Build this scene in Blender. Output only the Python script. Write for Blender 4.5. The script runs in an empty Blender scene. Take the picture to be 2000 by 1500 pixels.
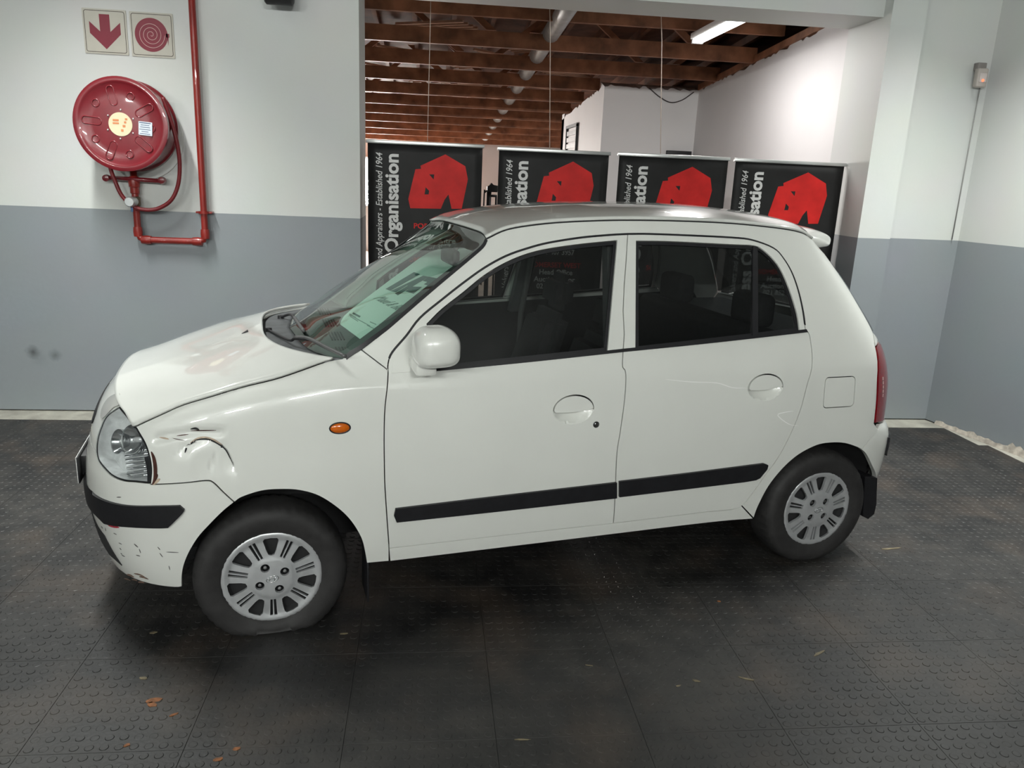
import bpy, bmesh, math, random
import numpy as np
from mathutils import Vector, Matrix
from mathutils.geometry import delaunay_2d_cdt

random.seed(7)
rng = np.random.default_rng(7)
scn = bpy.context.scene
COL = scn.collection

# ------------------------------------------------------------------ camera
# Solved in the car's own frame (x to the tail, y to the far side, z up; origin between the front wheels).
YAW, PITCH, ROLL, FPX = 0.322921, 0.258346, -0.043535, 1524.3577
CAM = np.array([-0.013944, -3.415955, 1.661948])
A0 = np.array([-1.384204, 2.388120, 0.0])          # a point at the foot of the back wall
ANG = math.radians(12.074277)                      # car yaw against the room


def cam_axes():
    cy, sy, cp, sp = math.cos(YAW), math.sin(YAW), math.cos(PITCH), math.sin(PITCH)
    fwd = np.array([sy * cp, cy * cp, -sp])
    right = np.array([cy, -sy, 0.0])
    down = np.cross(fwd, right)
    cr, sr = math.cos(ROLL), math.sin(ROLL)
    return np.array([cr * right + sr * down, -sr * right + cr * down, fwd])


AX = cam_axes()
M0 = np.array([[math.cos(ANG), -math.sin(ANG), 0], [math.sin(ANG), math.cos(ANG), 0], [0, 0, 1.0]])


def to_world(v):
    return M0 @ (np.asarray(v, float) - A0)


def ray(x, y):                                     # car frame
    return CAM, AX.T @ np.array([(x - 1000) / FPX, (y - 750) / FPX, 1.0])


def at(x, y, axis, val):                           # pixel on a world plane axis = val
    o, d = ray(x, y)
    o = to_world(o)
    d = M0 @ d
    return o + (val - o[axis]) / d[axis] * d


def atcar(x, y, axis, val):                        # pixel on a plane in the car frame
    o, d = ray(x, y)
    return o + (val - o[axis]) / d[axis] * d


cam_data = bpy.data.cameras.new('camera')
cam = bpy.data.objects.new('camera', cam_data)
COL.objects.link(cam)
cam_data.sensor_width = 36.0
cam_data.lens = FPX / 2000.0 * 36.0
cam_data.clip_start = 0.05
W = (M0 @ AX.T)
loc = to_world(CAM)
cam.matrix_world = Matrix(((W[0][0], -W[0][1], -W[0][2], loc[0]),
                           (W[1][0], -W[1][1], -W[1][2], loc[1]),
                           (W[2][0], -W[2][1], -W[2][2], loc[2]),
                           (0, 0, 0, 1)))
scn.camera = cam

# ------------------------------------------------------------------ world, exposure
world = bpy.data.worlds.new('world')
scn.world = world
world.use_nodes = True
world.node_tree.nodes['Background'].inputs[0].default_value = (0.80, 0.86, 0.9, 1)
world.node_tree.nodes['Background'].inputs[1].default_value = 0.0
scn.view_settings.view_transform = 'Standard'
scn.view_settings.look = 'None'
scn.view_settings.gamma = 1.0
scn.view_settings.use_curve_mapping = False
scn.view_settings.exposure = 0.0

# tube lamps: (x, y, z, along x?, watts, where, name); bodies are built further down.
# Only the annex one is in the picture; the overhead pair hangs outside it, the wall three are added fill.
TUBES = [
    (0.55, -1.35, 3.35, False, 54, 'front', 'over_hose_reel_offscreen'),
    (5.75, -1.40, 3.35, False, 54, 'front', 'over_corner_offscreen'),
    (-1.60, -9.08, 3.06, True, 100, 'wall', 'fill_left_offscreen'),
    (0.90, -9.08, 3.06, True, 126, 'wall', 'fill_middle_offscreen'),
    (3.60, -9.08, 3.06, True, 142, 'wall', 'fill_right_offscreen'),
    (4.815, 1.03, 2.852, False, 27, 'back', ''),
]

# ------------------------------------------------------------------ helpers


def srgb(r, g, b):
    f = lambda c: (c / 255 / 12.92) if c / 255 <= 0.04045 else ((c / 255 + 0.055) / 1.055) ** 2.4
    return (f(r), f(g), f(b), 1.0)


MATS = {}


def mat(name, col=(.5, .5, .5, 1), rough=.5, metal=0., coat=0., var=.06, scale=9., bump=0., bscale=60.,
        emit=None, estr=0., spec=.5, trans=0., ior=1.45):
    if name in MATS:
        return MATS[name]
    m = bpy.data.materials.new(name)
    m.use_nodes = True
    nt = m.node_tree
    b = nt.nodes['Principled BSDF']
    b.inputs['Roughness'].default_value = rough
    b.inputs['Metallic'].default_value = metal
    b.inputs['Coat Weight'].default_value = coat
    b.inputs['Coat Roughness'].default_value = .03
    b.inputs['Specular IOR Level'].default_value = spec
    b.inputs['Transmission Weight'].default_value = trans
    b.inputs['IOR'].default_value = ior
    tc = nt.nodes.new('ShaderNodeTexCoord')
    nz = nt.nodes.new('ShaderNodeTexNoise')
    nz.inputs['Scale'].default_value = scale
    nz.inputs['Detail'].default_value = 4
    nt.links.new(tc.outputs['Object'], nz.inputs['Vector'])
    rp = nt.nodes.new('ShaderNodeValToRGB')
    lo = tuple(max(0, c * (1 - var)) for c in col[:3]) + (1,)
    hi = tuple(min(1, c * (1 + var)) for c in col[:3]) + (1,)
    rp.color_ramp.elements[0].position = .3
    rp.color_ramp.elements[1].position = .7
    rp.color_ramp.elements[0].color = lo
    rp.color_ramp.elements[1].color = hi
    nt.links.new(nz.outputs['Fac'], rp.inputs['Fac'])
    nt.links.new(rp.outputs['Color'], b.inputs['Base Color'])
    if bump:
        n2 = nt.nodes.new('ShaderNodeTexNoise')
        n2.inputs['Scale'].default_value = bscale
        n2.inputs['Detail'].default_value = 5
        nt.links.new(tc.outputs['Object'], n2.inputs['Vector'])
        bp = nt.nodes.new('ShaderNodeBump')
        bp.inputs['Strength'].default_value = bump
        bp.inputs['Distance'].default_value = .004
        nt.links.new(n2.outputs['Fac'], bp.inputs['Height'])
        nt.links.new(bp.outputs['Normal'], b.inputs['Normal'])
    if emit:
        b.inputs['Emission Color'].default_value = emit
        b.inputs['Emission Strength'].default_value = estr
    MATS[name] = m
    return m


def glass_mat(name, tint, gloss=.06, rough=.0):
    """thin sheet glass: tinted see-through plus a Fresnel mirror"""
    m = bpy.data.materials.new(name)
    m.use_nodes = True
    nt = m.node_tree
    nt.nodes.clear()
    out = nt.nodes.new('ShaderNodeOutputMaterial')
    tr = nt.nodes.new('ShaderNodeBsdfTransparent')
    tr.inputs[0].default_value = tint
    gl = nt.nodes.new('ShaderNodeBsdfGlossy')
    gl.inputs['Roughness'].default_value = rough
    gl.inputs['Color'].default_value = (1, 1, 1, 1)
    fr = nt.nodes.new('ShaderNodeFresnel')
    geo = nt.nodes.new('ShaderNodeNewGeometry')
    im = nt.nodes.new('ShaderNodeMath')          # a thin pane mirrors alike from both sides
    im.operation = 'MULTIPLY_ADD'
    im.inputs[1].default_value = 1 / 1.52 - 1.52
    im.inputs[2].default_value = 1.52
    nt.links.new(geo.outputs['Backfacing'], im.inputs[0])
    nt.links.new(im.outputs[0], fr.inputs['IOR'])
    ad = nt.nodes.new('ShaderNodeMath')
    ad.operation = 'MULTIPLY_ADD'
    ad.inputs[1].default_value = 1.0
    ad.inputs[2].default_value = gloss
    mx = nt.nodes.new('ShaderNodeMixShader')
    nt.links.new(fr.outputs[0], ad.inputs[0])
    nt.links.new(ad.outputs[0], mx.inputs[0])
    nt.links.new(tr.outputs[0], mx.inputs[1])
    nt.links.new(gl.outputs[0], mx.inputs[2])
    nt.links.new(mx.outputs[0], out.inputs[0])
    MATS[name] = m
    return m


def tag(o, label=None, cat=None, group=None, kind=None):
    if label:
        o['label'] = label
    if cat:
        o['category'] = cat
    if group:
        o['group'] = group
    if kind:
        o['kind'] = kind
    return o


def empty(name, loc=(0, 0, 0), rz=0., parent=None):
    o = bpy.data.objects.new(name, None)
    COL.objects.link(o)
    o.location = loc
    o.rotation_euler = (0, 0, rz)
    o.empty_display_size = .1
    if parent:
        o.parent = parent
    return o


def link(name, me, material=None, parent=None):
    o = bpy.data.objects.new(name, me)
    COL.objects.link(o)
    if material:
        if not me.materials:
            me.materials.append(material)
    if parent:
        o.parent = parent
    return o


def meshobj(name, V, F, material=None, parent=None, smooth=True, normals=None):
    me = bpy.data.meshes.new(name)
    me.from_pydata([tuple(map(float, v)) for v in V], [], [tuple(map(int, f)) for f in F])
    me.update()
    if smooth:
        me.polygons.foreach_set('use_smooth', [True] * len(me.polygons))
    if normals is not None:
        me.normals_split_custom_set([tuple(map(float, n)) for n in normals])
    return link(name, me, material, parent)


def bmobj(name, bm, material=None, parent=None, smooth=False):
    me = bpy.data.meshes.new(name)
    bmesh.ops.recalc_face_normals(bm, faces=bm.faces)
    bm.to_mesh(me)
    bm.free()
    if smooth:
        me.polygons.foreach_set('use_smooth', [True] * len(me.polygons))
        try:
            me.set_sharp_from_angle(angle=math.radians(38))
        except Exception:
            pass
    return link(name, me, material, parent)


def box(name, lo, hi, material, parent=None, bevel=0., seg=2, smooth=False):
    bm = bmesh.new()
    bmesh.ops.create_cube(bm, size=1)
    for v in bm.verts:
        v.co = Vector([lo[i] + (v.co[i] + .5) * (hi[i] - lo[i]) for i in range(3)])
    if bevel:
        bmesh.ops.bevel(bm, geom=bm.edges[:], offset=bevel, segments=seg, profile=.5, affect='EDGES')
    return bmobj(name, bm, material, parent, smooth or bevel > 0)


def prism(name, pts, axis, a, b, material, parent=None, bevel=0.):
    """polygon pts (2D) extruded along axis between a and b"""
    def mk(p, t):
        return {0: (t, p[0], p[1]), 1: (p[0], t, p[1]), 2: (p[0], p[1], t)}[axis]
    bm = bmesh.new()
    v0 = [bm.verts.new(mk(p, a)) for p in pts]
    v1 = [bm.verts.new(mk(p, b)) for p in pts]
    n = len(pts)
    bm.faces.new(v0)
    bm.faces.new(v1[::-1])
    for i in range(n):
        bm.faces.new((v0[i], v1[i], v1[(i + 1) % n], v0[(i + 1) % n]))
    bmesh.ops.triangulate(bm, faces=[f for f in bm.faces if len(f.verts) > 4])
    if bevel:
        bmesh.ops.bevel(bm, geom=[e for e in bm.edges if e.calc_face_angle(0) > .6], offset=bevel, segments=2, affect='EDGES')
    return bmobj(name, bm, material, parent, bevel > 0)


def tube(name, path, r, material, parent=None, n=10, cap=True):
    P = np.array(path, float)
    m = len(P)
    rr = np.broadcast_to(np.asarray(r, float), (m,))
    T = np.gradient(P, axis=0)
    T /= np.linalg.norm(T, axis=1, keepdims=True) + 1e-12
    up = np.array([0, 0, 1.]) if abs(T[0][2]) < .9 else np.array([1., 0, 0])
    u = np.cross(T[0], up)
    u /= np.linalg.norm(u)
    V, F = [], []
    for i in range(m):
        u = u - T[i] * (u @ T[i])
        u /= np.linalg.norm(u)
        w = np.cross(T[i], u)
        for k in range(n):
            a = 2 * math.pi * k / n
            V.append(P[i] + rr[i] * (math.cos(a) * u + math.sin(a) * w))
    for i in range(m - 1):
        for k in range(n):
            k2 = (k + 1) % n
            F.append((i * n + k, i * n + k2, (i + 1) * n + k2, (i + 1) * n + k))
    if cap:
        F.append(tuple(range(n))[::-1])
        F.append(tuple((m - 1) * n + k for k in range(n)))
    return meshobj(name, V, F, material, parent)


def smooth_path(pts, n=8, closed=False):
    P = np.array(pts, float)
    m = len(P)
    out = []
    rngi = range(m if closed else m - 1)
    for i in rngi:
        if closed:
            p0, p1, p2, p3 = P[(i - 1) % m], P[i], P[(i + 1) % m], P[(i + 2) % m]
        else:
            p1, p2 = P[i], P[i + 1]
            p0 = P[i - 1] if i > 0 else 2 * p1 - p2
            p3 = P[i + 2] if i + 2 < m else 2 * p2 - p1
        for t in np.linspace(0, 1, n, endpoint=False):
            out.append(.5 * ((2 * p1) + (-p0 + p2) * t + (2 * p0 - 5 * p1 + 4 * p2 - p3) * t * t + (-p0 + 3 * p1 - 3 * p2 + p3) * t ** 3))
    if not closed:
        out.append(P[-1])
    return np.array(out)


def lathe(name, prof, material, parent=None, n=32, axis='z', center=(0, 0, 0), cap=False):
    """prof: list of (r, h) around the axis"""
    V, F = [], []
    m = len(prof)
    for i in range(n):
        a = 2 * math.pi * i / n
        c, s = math.cos(a), math.sin(a)
        for r, h in prof:
            if axis == 'z':
                v = (r * c, r * s, h)
            elif axis == 'y':
                v = (r * c, h, r * s)
            else:
                v = (h, r * c, r * s)
            V.append([v[k] + center[k] for k in range(3)])
    for i in range(n):
        j = (i + 1) % n
        for k in range(m - 1):
            F.append((i * m + k, j * m + k, j * m + k + 1, i * m + k + 1))
    bm = bmesh.new()
    vs = [bm.verts.new(v) for v in V]
    for f in F:
        try:
            bm.faces.new([vs[k] for k in f])
        except ValueError:
            pass
    bmesh.ops.remove_doubles(bm, verts=bm.verts, dist=1e-6)
    return bmobj(name, bm, material, parent, True)


def inside(poly, pts):
    poly = np.asarray(poly)
    pts = np.asarray(pts)
    x, y = pts[:, 0], pts[:, 1]
    r = np.zeros(len(pts), bool)
    n = len(poly)
    j = n - 1
    for i in range(n):
        xi, yi, xj, yj = poly[i, 0], poly[i, 1], poly[j, 0], poly[j, 1]
        if yi != yj:
            c = ((yi > y) != (yj > y)) & (x < (xj - xi) * (y - yi) / (yj - yi) + xi)
            r ^= c
        j = i
    return r


def area2(poly):
    x, y = poly[:, 0], poly[:, 1]
    return .5 * np.sum(x * np.roll(y, -1) - np.roll(x, -1) * y)


def clean(poly, eps=1e-4):
    out = [poly[0]]
    for v in poly[1:]:
        if np.hypot(*(v - out[-1])) > eps:
            out.append(v)
    if np.hypot(*(out[0] - out[-1])) < eps:
        out.pop()
    return np.array(out)


def inset(poly, d):
    poly = np.asarray(poly, float)
    sg = 1 if area2(poly) > 0 else -1
    a = poly - np.roll(poly, 1, 0)
    b = np.roll(poly, -1, 0) - poly
    na = np.stack([-a[:, 1], a[:, 0]], 1)
    nb = np.stack([-b[:, 1], b[:, 0]], 1)
    na /= np.linalg.norm(na, axis=1, keepdims=True) + 1e-12
    nb /= np.linalg.norm(nb, axis=1, keepdims=True) + 1e-12
    n = na + nb
    l = np.linalg.norm(n, axis=1, keepdims=True)
    n = np.where(l > .3, n / (l + 1e-12) ** 2 * 2, na)
    return poly + sg * d * n


def triangulate(loops, h, jitter=0.):
    """loops[0] outer, others holes -> points, triangles"""
    pts, edges = [], []
    for lp in loops:
        k = len(pts)
        pts += list(lp)
        edges += [(k + i, k + (i + 1) % len(lp)) for i in range(len(lp))]
    B = np.array(pts)
    if h:
        lo, hi = loops[0].min(0), loops[0].max(0)
        gx, gy = np.meshgrid(np.arange(lo[0] + h / 2, hi[0], h), np.arange(lo[1] + h / 2, hi[1], h))
        G = np.stack([gx.ravel(), gy.ravel()], 1)
        ok = inside(loops[0], G)
        for lp in loops[1:]:
            ok &= ~inside(lp, G)
        G = G[ok]
        if len(G):
            keep = np.ones(len(G), bool)
            for i in range(0, len(G), 2000):
                dd = np.min(np.hypot(G[i:i + 2000, None, 0] - B[None, :, 0], G[i:i + 2000, None, 1] - B[None, :, 1]), 1)
                keep[i:i + 2000] = dd > h * .45
            pts += list(G[keep])
    vs, es, fs, *_ = delaunay_2d_cdt([Vector((float(p[0]), float(p[1]))) for p in pts], edges, [], 0, 1e-7)
    V = np.array([(v.x, v.y) for v in vs])
    T = np.array([f[:] for f in fs if len(f) == 3])
    c = V[T].mean(1)
    ok = inside(loops[0], c)
    for lp in loops[1:]:
        ok &= ~inside(lp, c)
    return V, T[ok]


def sheet(name, loops, fn, nfn, material, parent, h=.03, off=0., flange=.012, gap=0., mirror=None, join=False, keep=()):
    """Panel on a surface fn(u,v) with normal nfn: inset by gap, rim turned in by flange.
    mirror: parent for the mirrored twin (same name); join: put the mirrored half into one mesh."""
    LP = []
    for i, lp in enumerate(loops):
        lp = clean(np.asarray(lp, float))
        l2 = inset(lp, gap if i == 0 else -gap) if gap else lp
        for kx in keep:
            hit = np.abs(lp[:, 0] - kx) < 1e-6
            l2[hit, 0] = kx
        LP.append(l2)
    V2, T = triangulate(LP, h)
    P = fn(V2[:, 0], V2[:, 1])
    N = nfn(V2[:, 0], V2[:, 1])
    P = P + off * N
    # orientation
    e = np.cross(P[T[:, 1]] - P[T[:, 0]], P[T[:, 2]] - P[T[:, 0]])
    flip = np.sum(e * N[T[:, 0]], 1) < 0
    T[flip] = T[flip][:, [0, 2, 1]]
    cnt = {}
    for t in T:
        for a, b in ((t[0], t[1]), (t[1], t[2]), (t[2], t[0])):
            cnt.setdefault((min(a, b), max(a, b)), []).append((a, b))
    V = list(P)
    F = [tuple(t) for t in T]
    LN = [N[k] for t in T for k in t]
    if flange:
        rim = {}
        for k, l in cnt.items():
            if len(l) == 1:
                a, b = l[0]
                if join and abs(P[a][1]) < 1e-3 and abs(P[b][1]) < 1e-3:
                    continue
                for v in (a, b):
                    if v not in rim:
                        V.append(P[v].copy())
                        V.append(P[v] - flange * N[v])
                        rim[v] = len(V) - 2
                A, B2 = rim[a], rim[b]
                F.append((B2, A, A + 1, B2 + 1))
                fn_ = np.cross(V[A] - V[B2], V[A + 1] - V[B2])
                fn_ = fn_ / (np.linalg.norm(fn_) + 1e-12)
                LN += [fn_] * 4
    V = np.array(V)
    LN = np.array(LN)
    s = np.array([1, -1, 1.])

    def flipnorm(F, LN):
        F2, L2, k = [], [], 0
        for f in F:
            n = len(f)
            F2.append(tuple(f[::-1]))
            L2 += list((LN[k:k + n] * s)[::-1])
            k += n
        return F2, L2
    if join:
        F2, L2 = flipnorm(F, LN)
        k = len(V)
        V = np.concatenate([V, V * s])
        F = F + [tuple(i + k for i in f) for f in F2]
        LN = np.concatenate([LN, np.array(L2)])
        return meshobj(name, V, F, material, parent, True, LN)
    o = meshobj(name, V, F, material, parent, True, LN)
    if mirror is not None:
        F2, L2 = flipnorm(F, LN)
        meshobj(name, V * s, F2, material, mirror, True, L2)
    return o


def flat_sheet(name, loops, frame, material, parent, thick=.002, h=None):
    """flat plate: 2D loops placed by frame(origin, ux, uy), thickness along the normal"""
    o, ux, uy = [np.array(v, float) for v in frame]
    n = np.cross(ux, uy)
    n /= np.linalg.norm(n)
    f = lambda a, b: o + np.outer(a, ux) + np.outer(b, uy)
    g = lambda a, b: np.repeat(n[None], len(a), 0)
    return sheet(name, loops, f, g, material, parent, h=h, off=0., flange=thick)


def rrect(w, hh, r, n=5):
    out = []
    for cx, cy, a0 in ((w / 2 - r, hh / 2 - r, 0), (-w / 2 + r, hh / 2 - r, 90), (-w / 2 + r, -hh / 2 + r, 180), (w / 2 - r, -hh / 2 + r, 270)):
        for k in range(n + 1):
            a = math.radians(a0 + 90 * k / n)
            out.append((cx + r * math.cos(a), cy + r * math.sin(a)))
    return np.array(out)


def ellipse(cx, cy, rx, ry, n=32, a0=0., rot=0.):
    t = np.linspace(0, 2 * math.pi, n, endpoint=False) + a0
    x, y = rx * np.cos(t), ry * np.sin(t)
    c, s = math.cos(rot), math.sin(rot)
    return np.stack([cx + x * c - y * s, cy + x * s + y * c], 1)


def text(name, s, size, material, parent, frame, bold=0., shear=0., align='LEFT', extrude=.0006, length=None):
    """flat lettering; frame = (origin, reading direction, up direction)"""
    cu = bpy.data.curves.new(name, 'FONT')
    cu.body = s
    cu.size = size
    cu.offset = bold
    cu.shear = shear
    cu.extrude = extrude
    cu.align_x = align
    cu.resolution_u = 3
    tmp = bpy.data.objects.new(name + '_tmp', cu)
    COL.objects.link(tmp)
    dg = bpy.context.evaluated_depsgraph_get()
    me = bpy.data.meshes.new_from_object(tmp.evaluated_get(dg))
    bpy.data.objects.remove(tmp)
    bpy.data.curves.remove(cu)
    me.name = name
    if length:
        xs = [v.co.x for v in me.vertices]
        me.transform(Matrix.Diagonal((length / (max(xs) - min(xs)), 1, 1, 1)))
    o, ux, uy = [Vector(v) for v in frame]
    ux.normalize()
    uy.normalize()
    n = ux.cross(uy)
    me.transform(Matrix(((ux.x, uy.x, n.x, o.x), (ux.y, uy.y, n.y, o.y), (ux.z, uy.z, n.z, o.z), (0, 0, 0, 1))))
    me.materials.clear()
    return link(name, me, material, parent)


def coons(c0, c1, d0, d1, nu, nv):
    """c0: v=0 (u 0..1), c1: v=1, d0: u=0 (v 0..1), d1: u=1; resampled by arc length"""
    def rs(c, n):
        c = np.array(c, float)
        L = np.r_[0, np.cumsum(np.linalg.norm(np.diff(c, axis=0), axis=1))]
        t = np.linspace(0, L[-1], n)
        return np.stack([np.interp(t, L, c[:, k]) for k in range(3)], 1)
    c0, c1, d0, d1 = rs(c0, nu), rs(c1, nu), rs(d0, nv), rs(d1, nv)
    u = np.linspace(0, 1, nu)[None, :, None]
    v = np.linspace(0, 1, nv)[:, None, None]
    P = (1 - v) * c0[None] + v * c1[None] + (1 - u) * d0[:, None] + u * d1[:, None]
    P -= (1 - u) * (1 - v) * c0[0] + u * (1 - v) * c0[-1] + (1 - u) * v * c1[0] + u * v * c1[-1]
    return P


def gridmesh(name, P, material, parent, thick=0., flip=False, mask=None):
    nv, nu = P.shape[:2]
    V = P.reshape(-1, 3)
    F = []
    for j in range(nv - 1):
        for i in range(nu - 1):
            if mask is not None and not mask[j, i]:
                continue
            f = (j * nu + i, j * nu + i + 1, (j + 1) * nu + i + 1, (j + 1) * nu + i)
            F.append(f[::-1] if flip else f)
    o = meshobj(name, V, F, material, parent)
    if thick:
        m = o.modifiers.new('s', 'SOLIDIFY')
        m.thickness = thick
        m.offset = -1
    return o

# ------------------------------------------------------------------ room shell
PAINT_Z = 1.356


def wall_mat(name, upper, lower, line=PAINT_Z, stains=()):
    m = bpy.data.materials.new(name)
    m.use_nodes = True
    nt = m.node_tree
    b = nt.nodes['Principled BSDF']
    b.inputs['Roughness'].default_value = .55
    geo = nt.nodes.new('ShaderNodeNewGeometry')
    sep = nt.nodes.new('ShaderNodeSeparateXYZ')
    nt.links.new(geo.outputs['Position'], sep.inputs[0])
    nz = nt.nodes.new('ShaderNodeTexNoise')
    nz.inputs['Scale'].default_value = 2.2
    nz.inputs['Detail'].default_value = 6
    nt.links.new(geo.outputs['Position'], nz.inputs['Vector'])
    wob = nt.nodes.new('ShaderNodeMath')
    wob.operation = 'MULTIPLY_ADD'
    wob.inputs[1].default_value = .006
    nt.links.new(nz.outputs['Fac'], wob.inputs[0])
    nt.links.new(sep.outputs[2], wob.inputs[2])
    gt = nt.nodes.new('ShaderNodeMath')
    gt.operation = 'GREATER_THAN'
    gt.inputs[1].default_value = line + .003
    nt.links.new(wob.outputs[0], gt.inputs[0])
    mix = nt.nodes.new('ShaderNodeMixRGB')
    mix.inputs[1].default_value = lower
    mix.inputs[2].default_value = upper
    nt.links.new(gt.outputs[0], mix.inputs[0])
    dirt = nt.nodes.new('ShaderNodeMixRGB')
    dirt.blend_type = 'MULTIPLY'
    dirt.inputs[0].default_value = .10
    nt.links.new(mix.outputs[0], dirt.inputs[1])
    nt.links.new(nz.outputs['Color'], dirt.inputs[2])
    col = dirt.outputs[0]
    for (x, y, z, r, k) in stains:
        d = nt.nodes.new('ShaderNodeVectorMath')
        d.operation = 'DISTANCE'
        d.inputs[1].default_value = (x, y, z)
        nt.links.new(geo.outputs['Position'], d.inputs[0])
        n3 = nt.nodes.new('ShaderNodeTexNoise')
        n3.inputs['Scale'].default_value = 25
        nt.links.new(geo.outputs['Position'], n3.inputs['Vector'])
        ad = nt.nodes.new('ShaderNodeMath')
        ad.operation = 'MULTIPLY_ADD'
        ad.inputs[1].default_value = r * .7
        nt.links.new(n3.outputs['Fac'], ad.inputs[0])
        nt.links.new(d.outputs['Value'], ad.inputs[2])
        mr = nt.nodes.new('ShaderNodeMapRange')
        mr.inputs['From Min'].default_value = r * .3
        mr.inputs['From Max'].default_value = r * 1.35
        mr.inputs['To Min'].default_value = k
        mr.inputs['To Max'].default_value = 0
        nt.links.new(ad.outputs[0], mr.inputs['Value'])
        mm = nt.nodes.new('ShaderNodeMixRGB')
        mm.inputs[2].default_value = (.03, .032, .035, 1)
        nt.links.new(mr.outputs[0], mm.inputs[0])
        nt.links.new(col, mm.inputs[1])
        col = mm.outputs[0]
    nt.links.new(col, b.inputs['Base Color'])
    n2 = nt.nodes.new('ShaderNodeTexNoise')
    n2.inputs['Scale'].default_value = 35
    n2.inputs['Detail'].default_value = 5
    nt.links.new(geo.outputs['Position'], n2.inputs['Vector'])
    bp = nt.nodes.new('ShaderNodeBump')
    bp.inputs['Strength'].default_value = .12
    bp.inputs['Distance'].default_value = .004
    nt.links.new(n2.outputs['Fac'], bp.inputs['Height'])
    nt.links.new(bp.outputs['Normal'], b.inputs['Normal'])
    MATS[name] = m
    return m


UP, LOW = (.60, .615, .595, 1), (.245, .268, .285, 1)
m_wall = wall_mat('painted_plaster', UP, LOW, stains=((-.068, 0, .40, .055, .75), (.072, 0, .382, .05, .5), (-.03, 0, .36, .07, .12)))
m_wall2 = wall_mat('painted_plaster_side', UP, LOW)
m_annex = mat('annex_white_paint', (.72, .70, .70, 1), .6, var=.03, scale=1.5, bump=.1, bscale=30)
m_ceil = mat('ceiling_board', (.55, .57, .56, 1), .7, var=.04, scale=1.2)
m_conc = mat('bare_concrete', (.30, .29, .25, 1), .8, var=.25, scale=7, bump=.5, bscale=40)
m_wood = mat('raw_pine', (.30, .125, .062, 1), .6, var=.45, scale=6, bump=.2, bscale=30)
m_woodd = mat('dark_roof_boards', (.12, .048, .026, 1), .7, var=.5, scale=5, bump=.2, bscale=25)
m_white = mat('white_plastic', (.75, .75, .74, 1), .4, var=.02)
m_metal = mat('bare_aluminium', (.62, .63, .62, 1), .35, metal=.85, var=.05)
m_blk = mat('black_plastic', (.018, .018, .02, 1), .5, var=.2, scale=30)
m_galv = mat('galvanised_duct', (.46, .47, .47, 1), .4, metal=.1, var=.15, scale=14)

XO0, XO1, XC, T = 2.097, 5.60, 6.375, .45      # opening left, right, room corner, wall thickness
ZL, ZC = 2.80, 3.62

PX1_ = float(at(1739, 463, 1, -.10)[0])
# back wall with its pilasters and lintel
wb = box('wall_back', (-3.6, 0, 0), (XO0, T, ZC), m_wall)
tag(wb, kind='structure')
wb2 = box('wall_segment', (PX1_, 0, 0), (XC + .3, T, ZC), m_wall, wb)
tag(box('trim_1', (1.845, -.02, 0), (XO0, -.0002, ZC), m_wall), 'painted pilaster at the hose reel side of the opening', kind='structure')
PX0, PX1 = at(1676, 461, 1, -.10)[0], at(1739, 463, 1, -.10)[0]
tag(box('trim_2', (PX0, -.10, 0), (PX1, T, ZC), m_wall), 'painted pilaster at the corner side of the opening', kind='structure')
box('lintel', (XO0, 0, ZL), (PX0, T, ZC), m_wall, wb)

# right wall leans out of square; beyond it the hall opens to the right
XH = 12.4
rw = prism('wall_right', [(XC, 0), (6.55, -.85), (6.60, -3.0), (7.05, -3.0), (7.05, 0)], 2, 0, ZC, m_wall2)
tag(rw, kind='structure')
tag(box('wall_return', (7.051, -3.0, 0), (XH, -2.7, ZC), m_wall2), kind='structure')
tag(box('wall_far_right', (XH, -9.2, 0), (XH + .3, -2.7, ZC), m_wall2), kind='structure')
m_chip = mat('chipped_plaster', (.40, .36, .31, 1), .85, var=.35, scale=22, bump=.5, bscale=60)
V_, F_ = [], []
for k in range(91):
    y_ = -.10 - k * .03
    x_ = XC + (6.55 - XC) * min(1, -y_ / .85) + max(0, -y_ - .85) * .024 - .003
    hgt = .018 + .03 * abs(math.sin(k * .37)) * random.random() + (.03 if 20 < k < 60 else 0) * random.random()
    V_ += [(x_, y_, -.008), (x_, y_, hgt), (x_ - .012, y_, -.008)]
for k in range(90):
    a = 3 * k
    F_ += [(a + 1, a + 2, a + 5, a + 4)]
meshobj('chipped_edge', V_, F_, m_chip, rw, smooth=False)
tag(box('wall_left', (-3.9, -9.2, 0), (-3.6, .45, ZC), m_wall2), kind='structure')
wf = box('wall_front', (-3.9, -9.5, 0), (XH + .3, -9.2, ZC), m_wall2)
tag(wf, kind='structure')
tag(box('ceiling', (-3.9, -9.5, ZC), (XH + .3, T, ZC + .12), m_ceil), kind='structure')

# roller shutter behind the camera (mirrored in the side glass)
m_shut = mat('shutter_steel', (.58, .59, .60, 1), .4, metal=.3, var=.08, scale=3)
sh = empty('roller_shutter', (8.9, -9.19, 0))
tag(sh, 'grey steel roller shutter closing the wide doorway opposite the banners', 'roller shutter')
slat = None
for k in range(29):
    if slat is None:
        bm = bmesh.new()
        prof = [(0, 0), (.028, .012), (.036, .05), (.028, .09), (0, .105)]
        for x in (-3.2, 3.2):
            for (yy, zz) in prof:
                bm.verts.new((x, yy, zz))
        bm.verts.ensure_lookup_table()
        for i in range(4):
            bm.faces.new([bm.verts[i], bm.verts[i + 1], bm.verts[i + 6], bm.verts[i + 5]])
        so = bmobj('slat', bm, m_shut, sh)
        slat = so
    else:
        so = slat.copy()
        COL.objects.link(so)
    so.location = (0, 0, k * .11)
box('guide_rail', (-3.3, 0, 0), (-3.2, .06, 3.2), m_shut, sh)
box('guide_rail', (3.2, 0, 0), (3.3, .06, 3.2), m_shut, sh)
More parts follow.
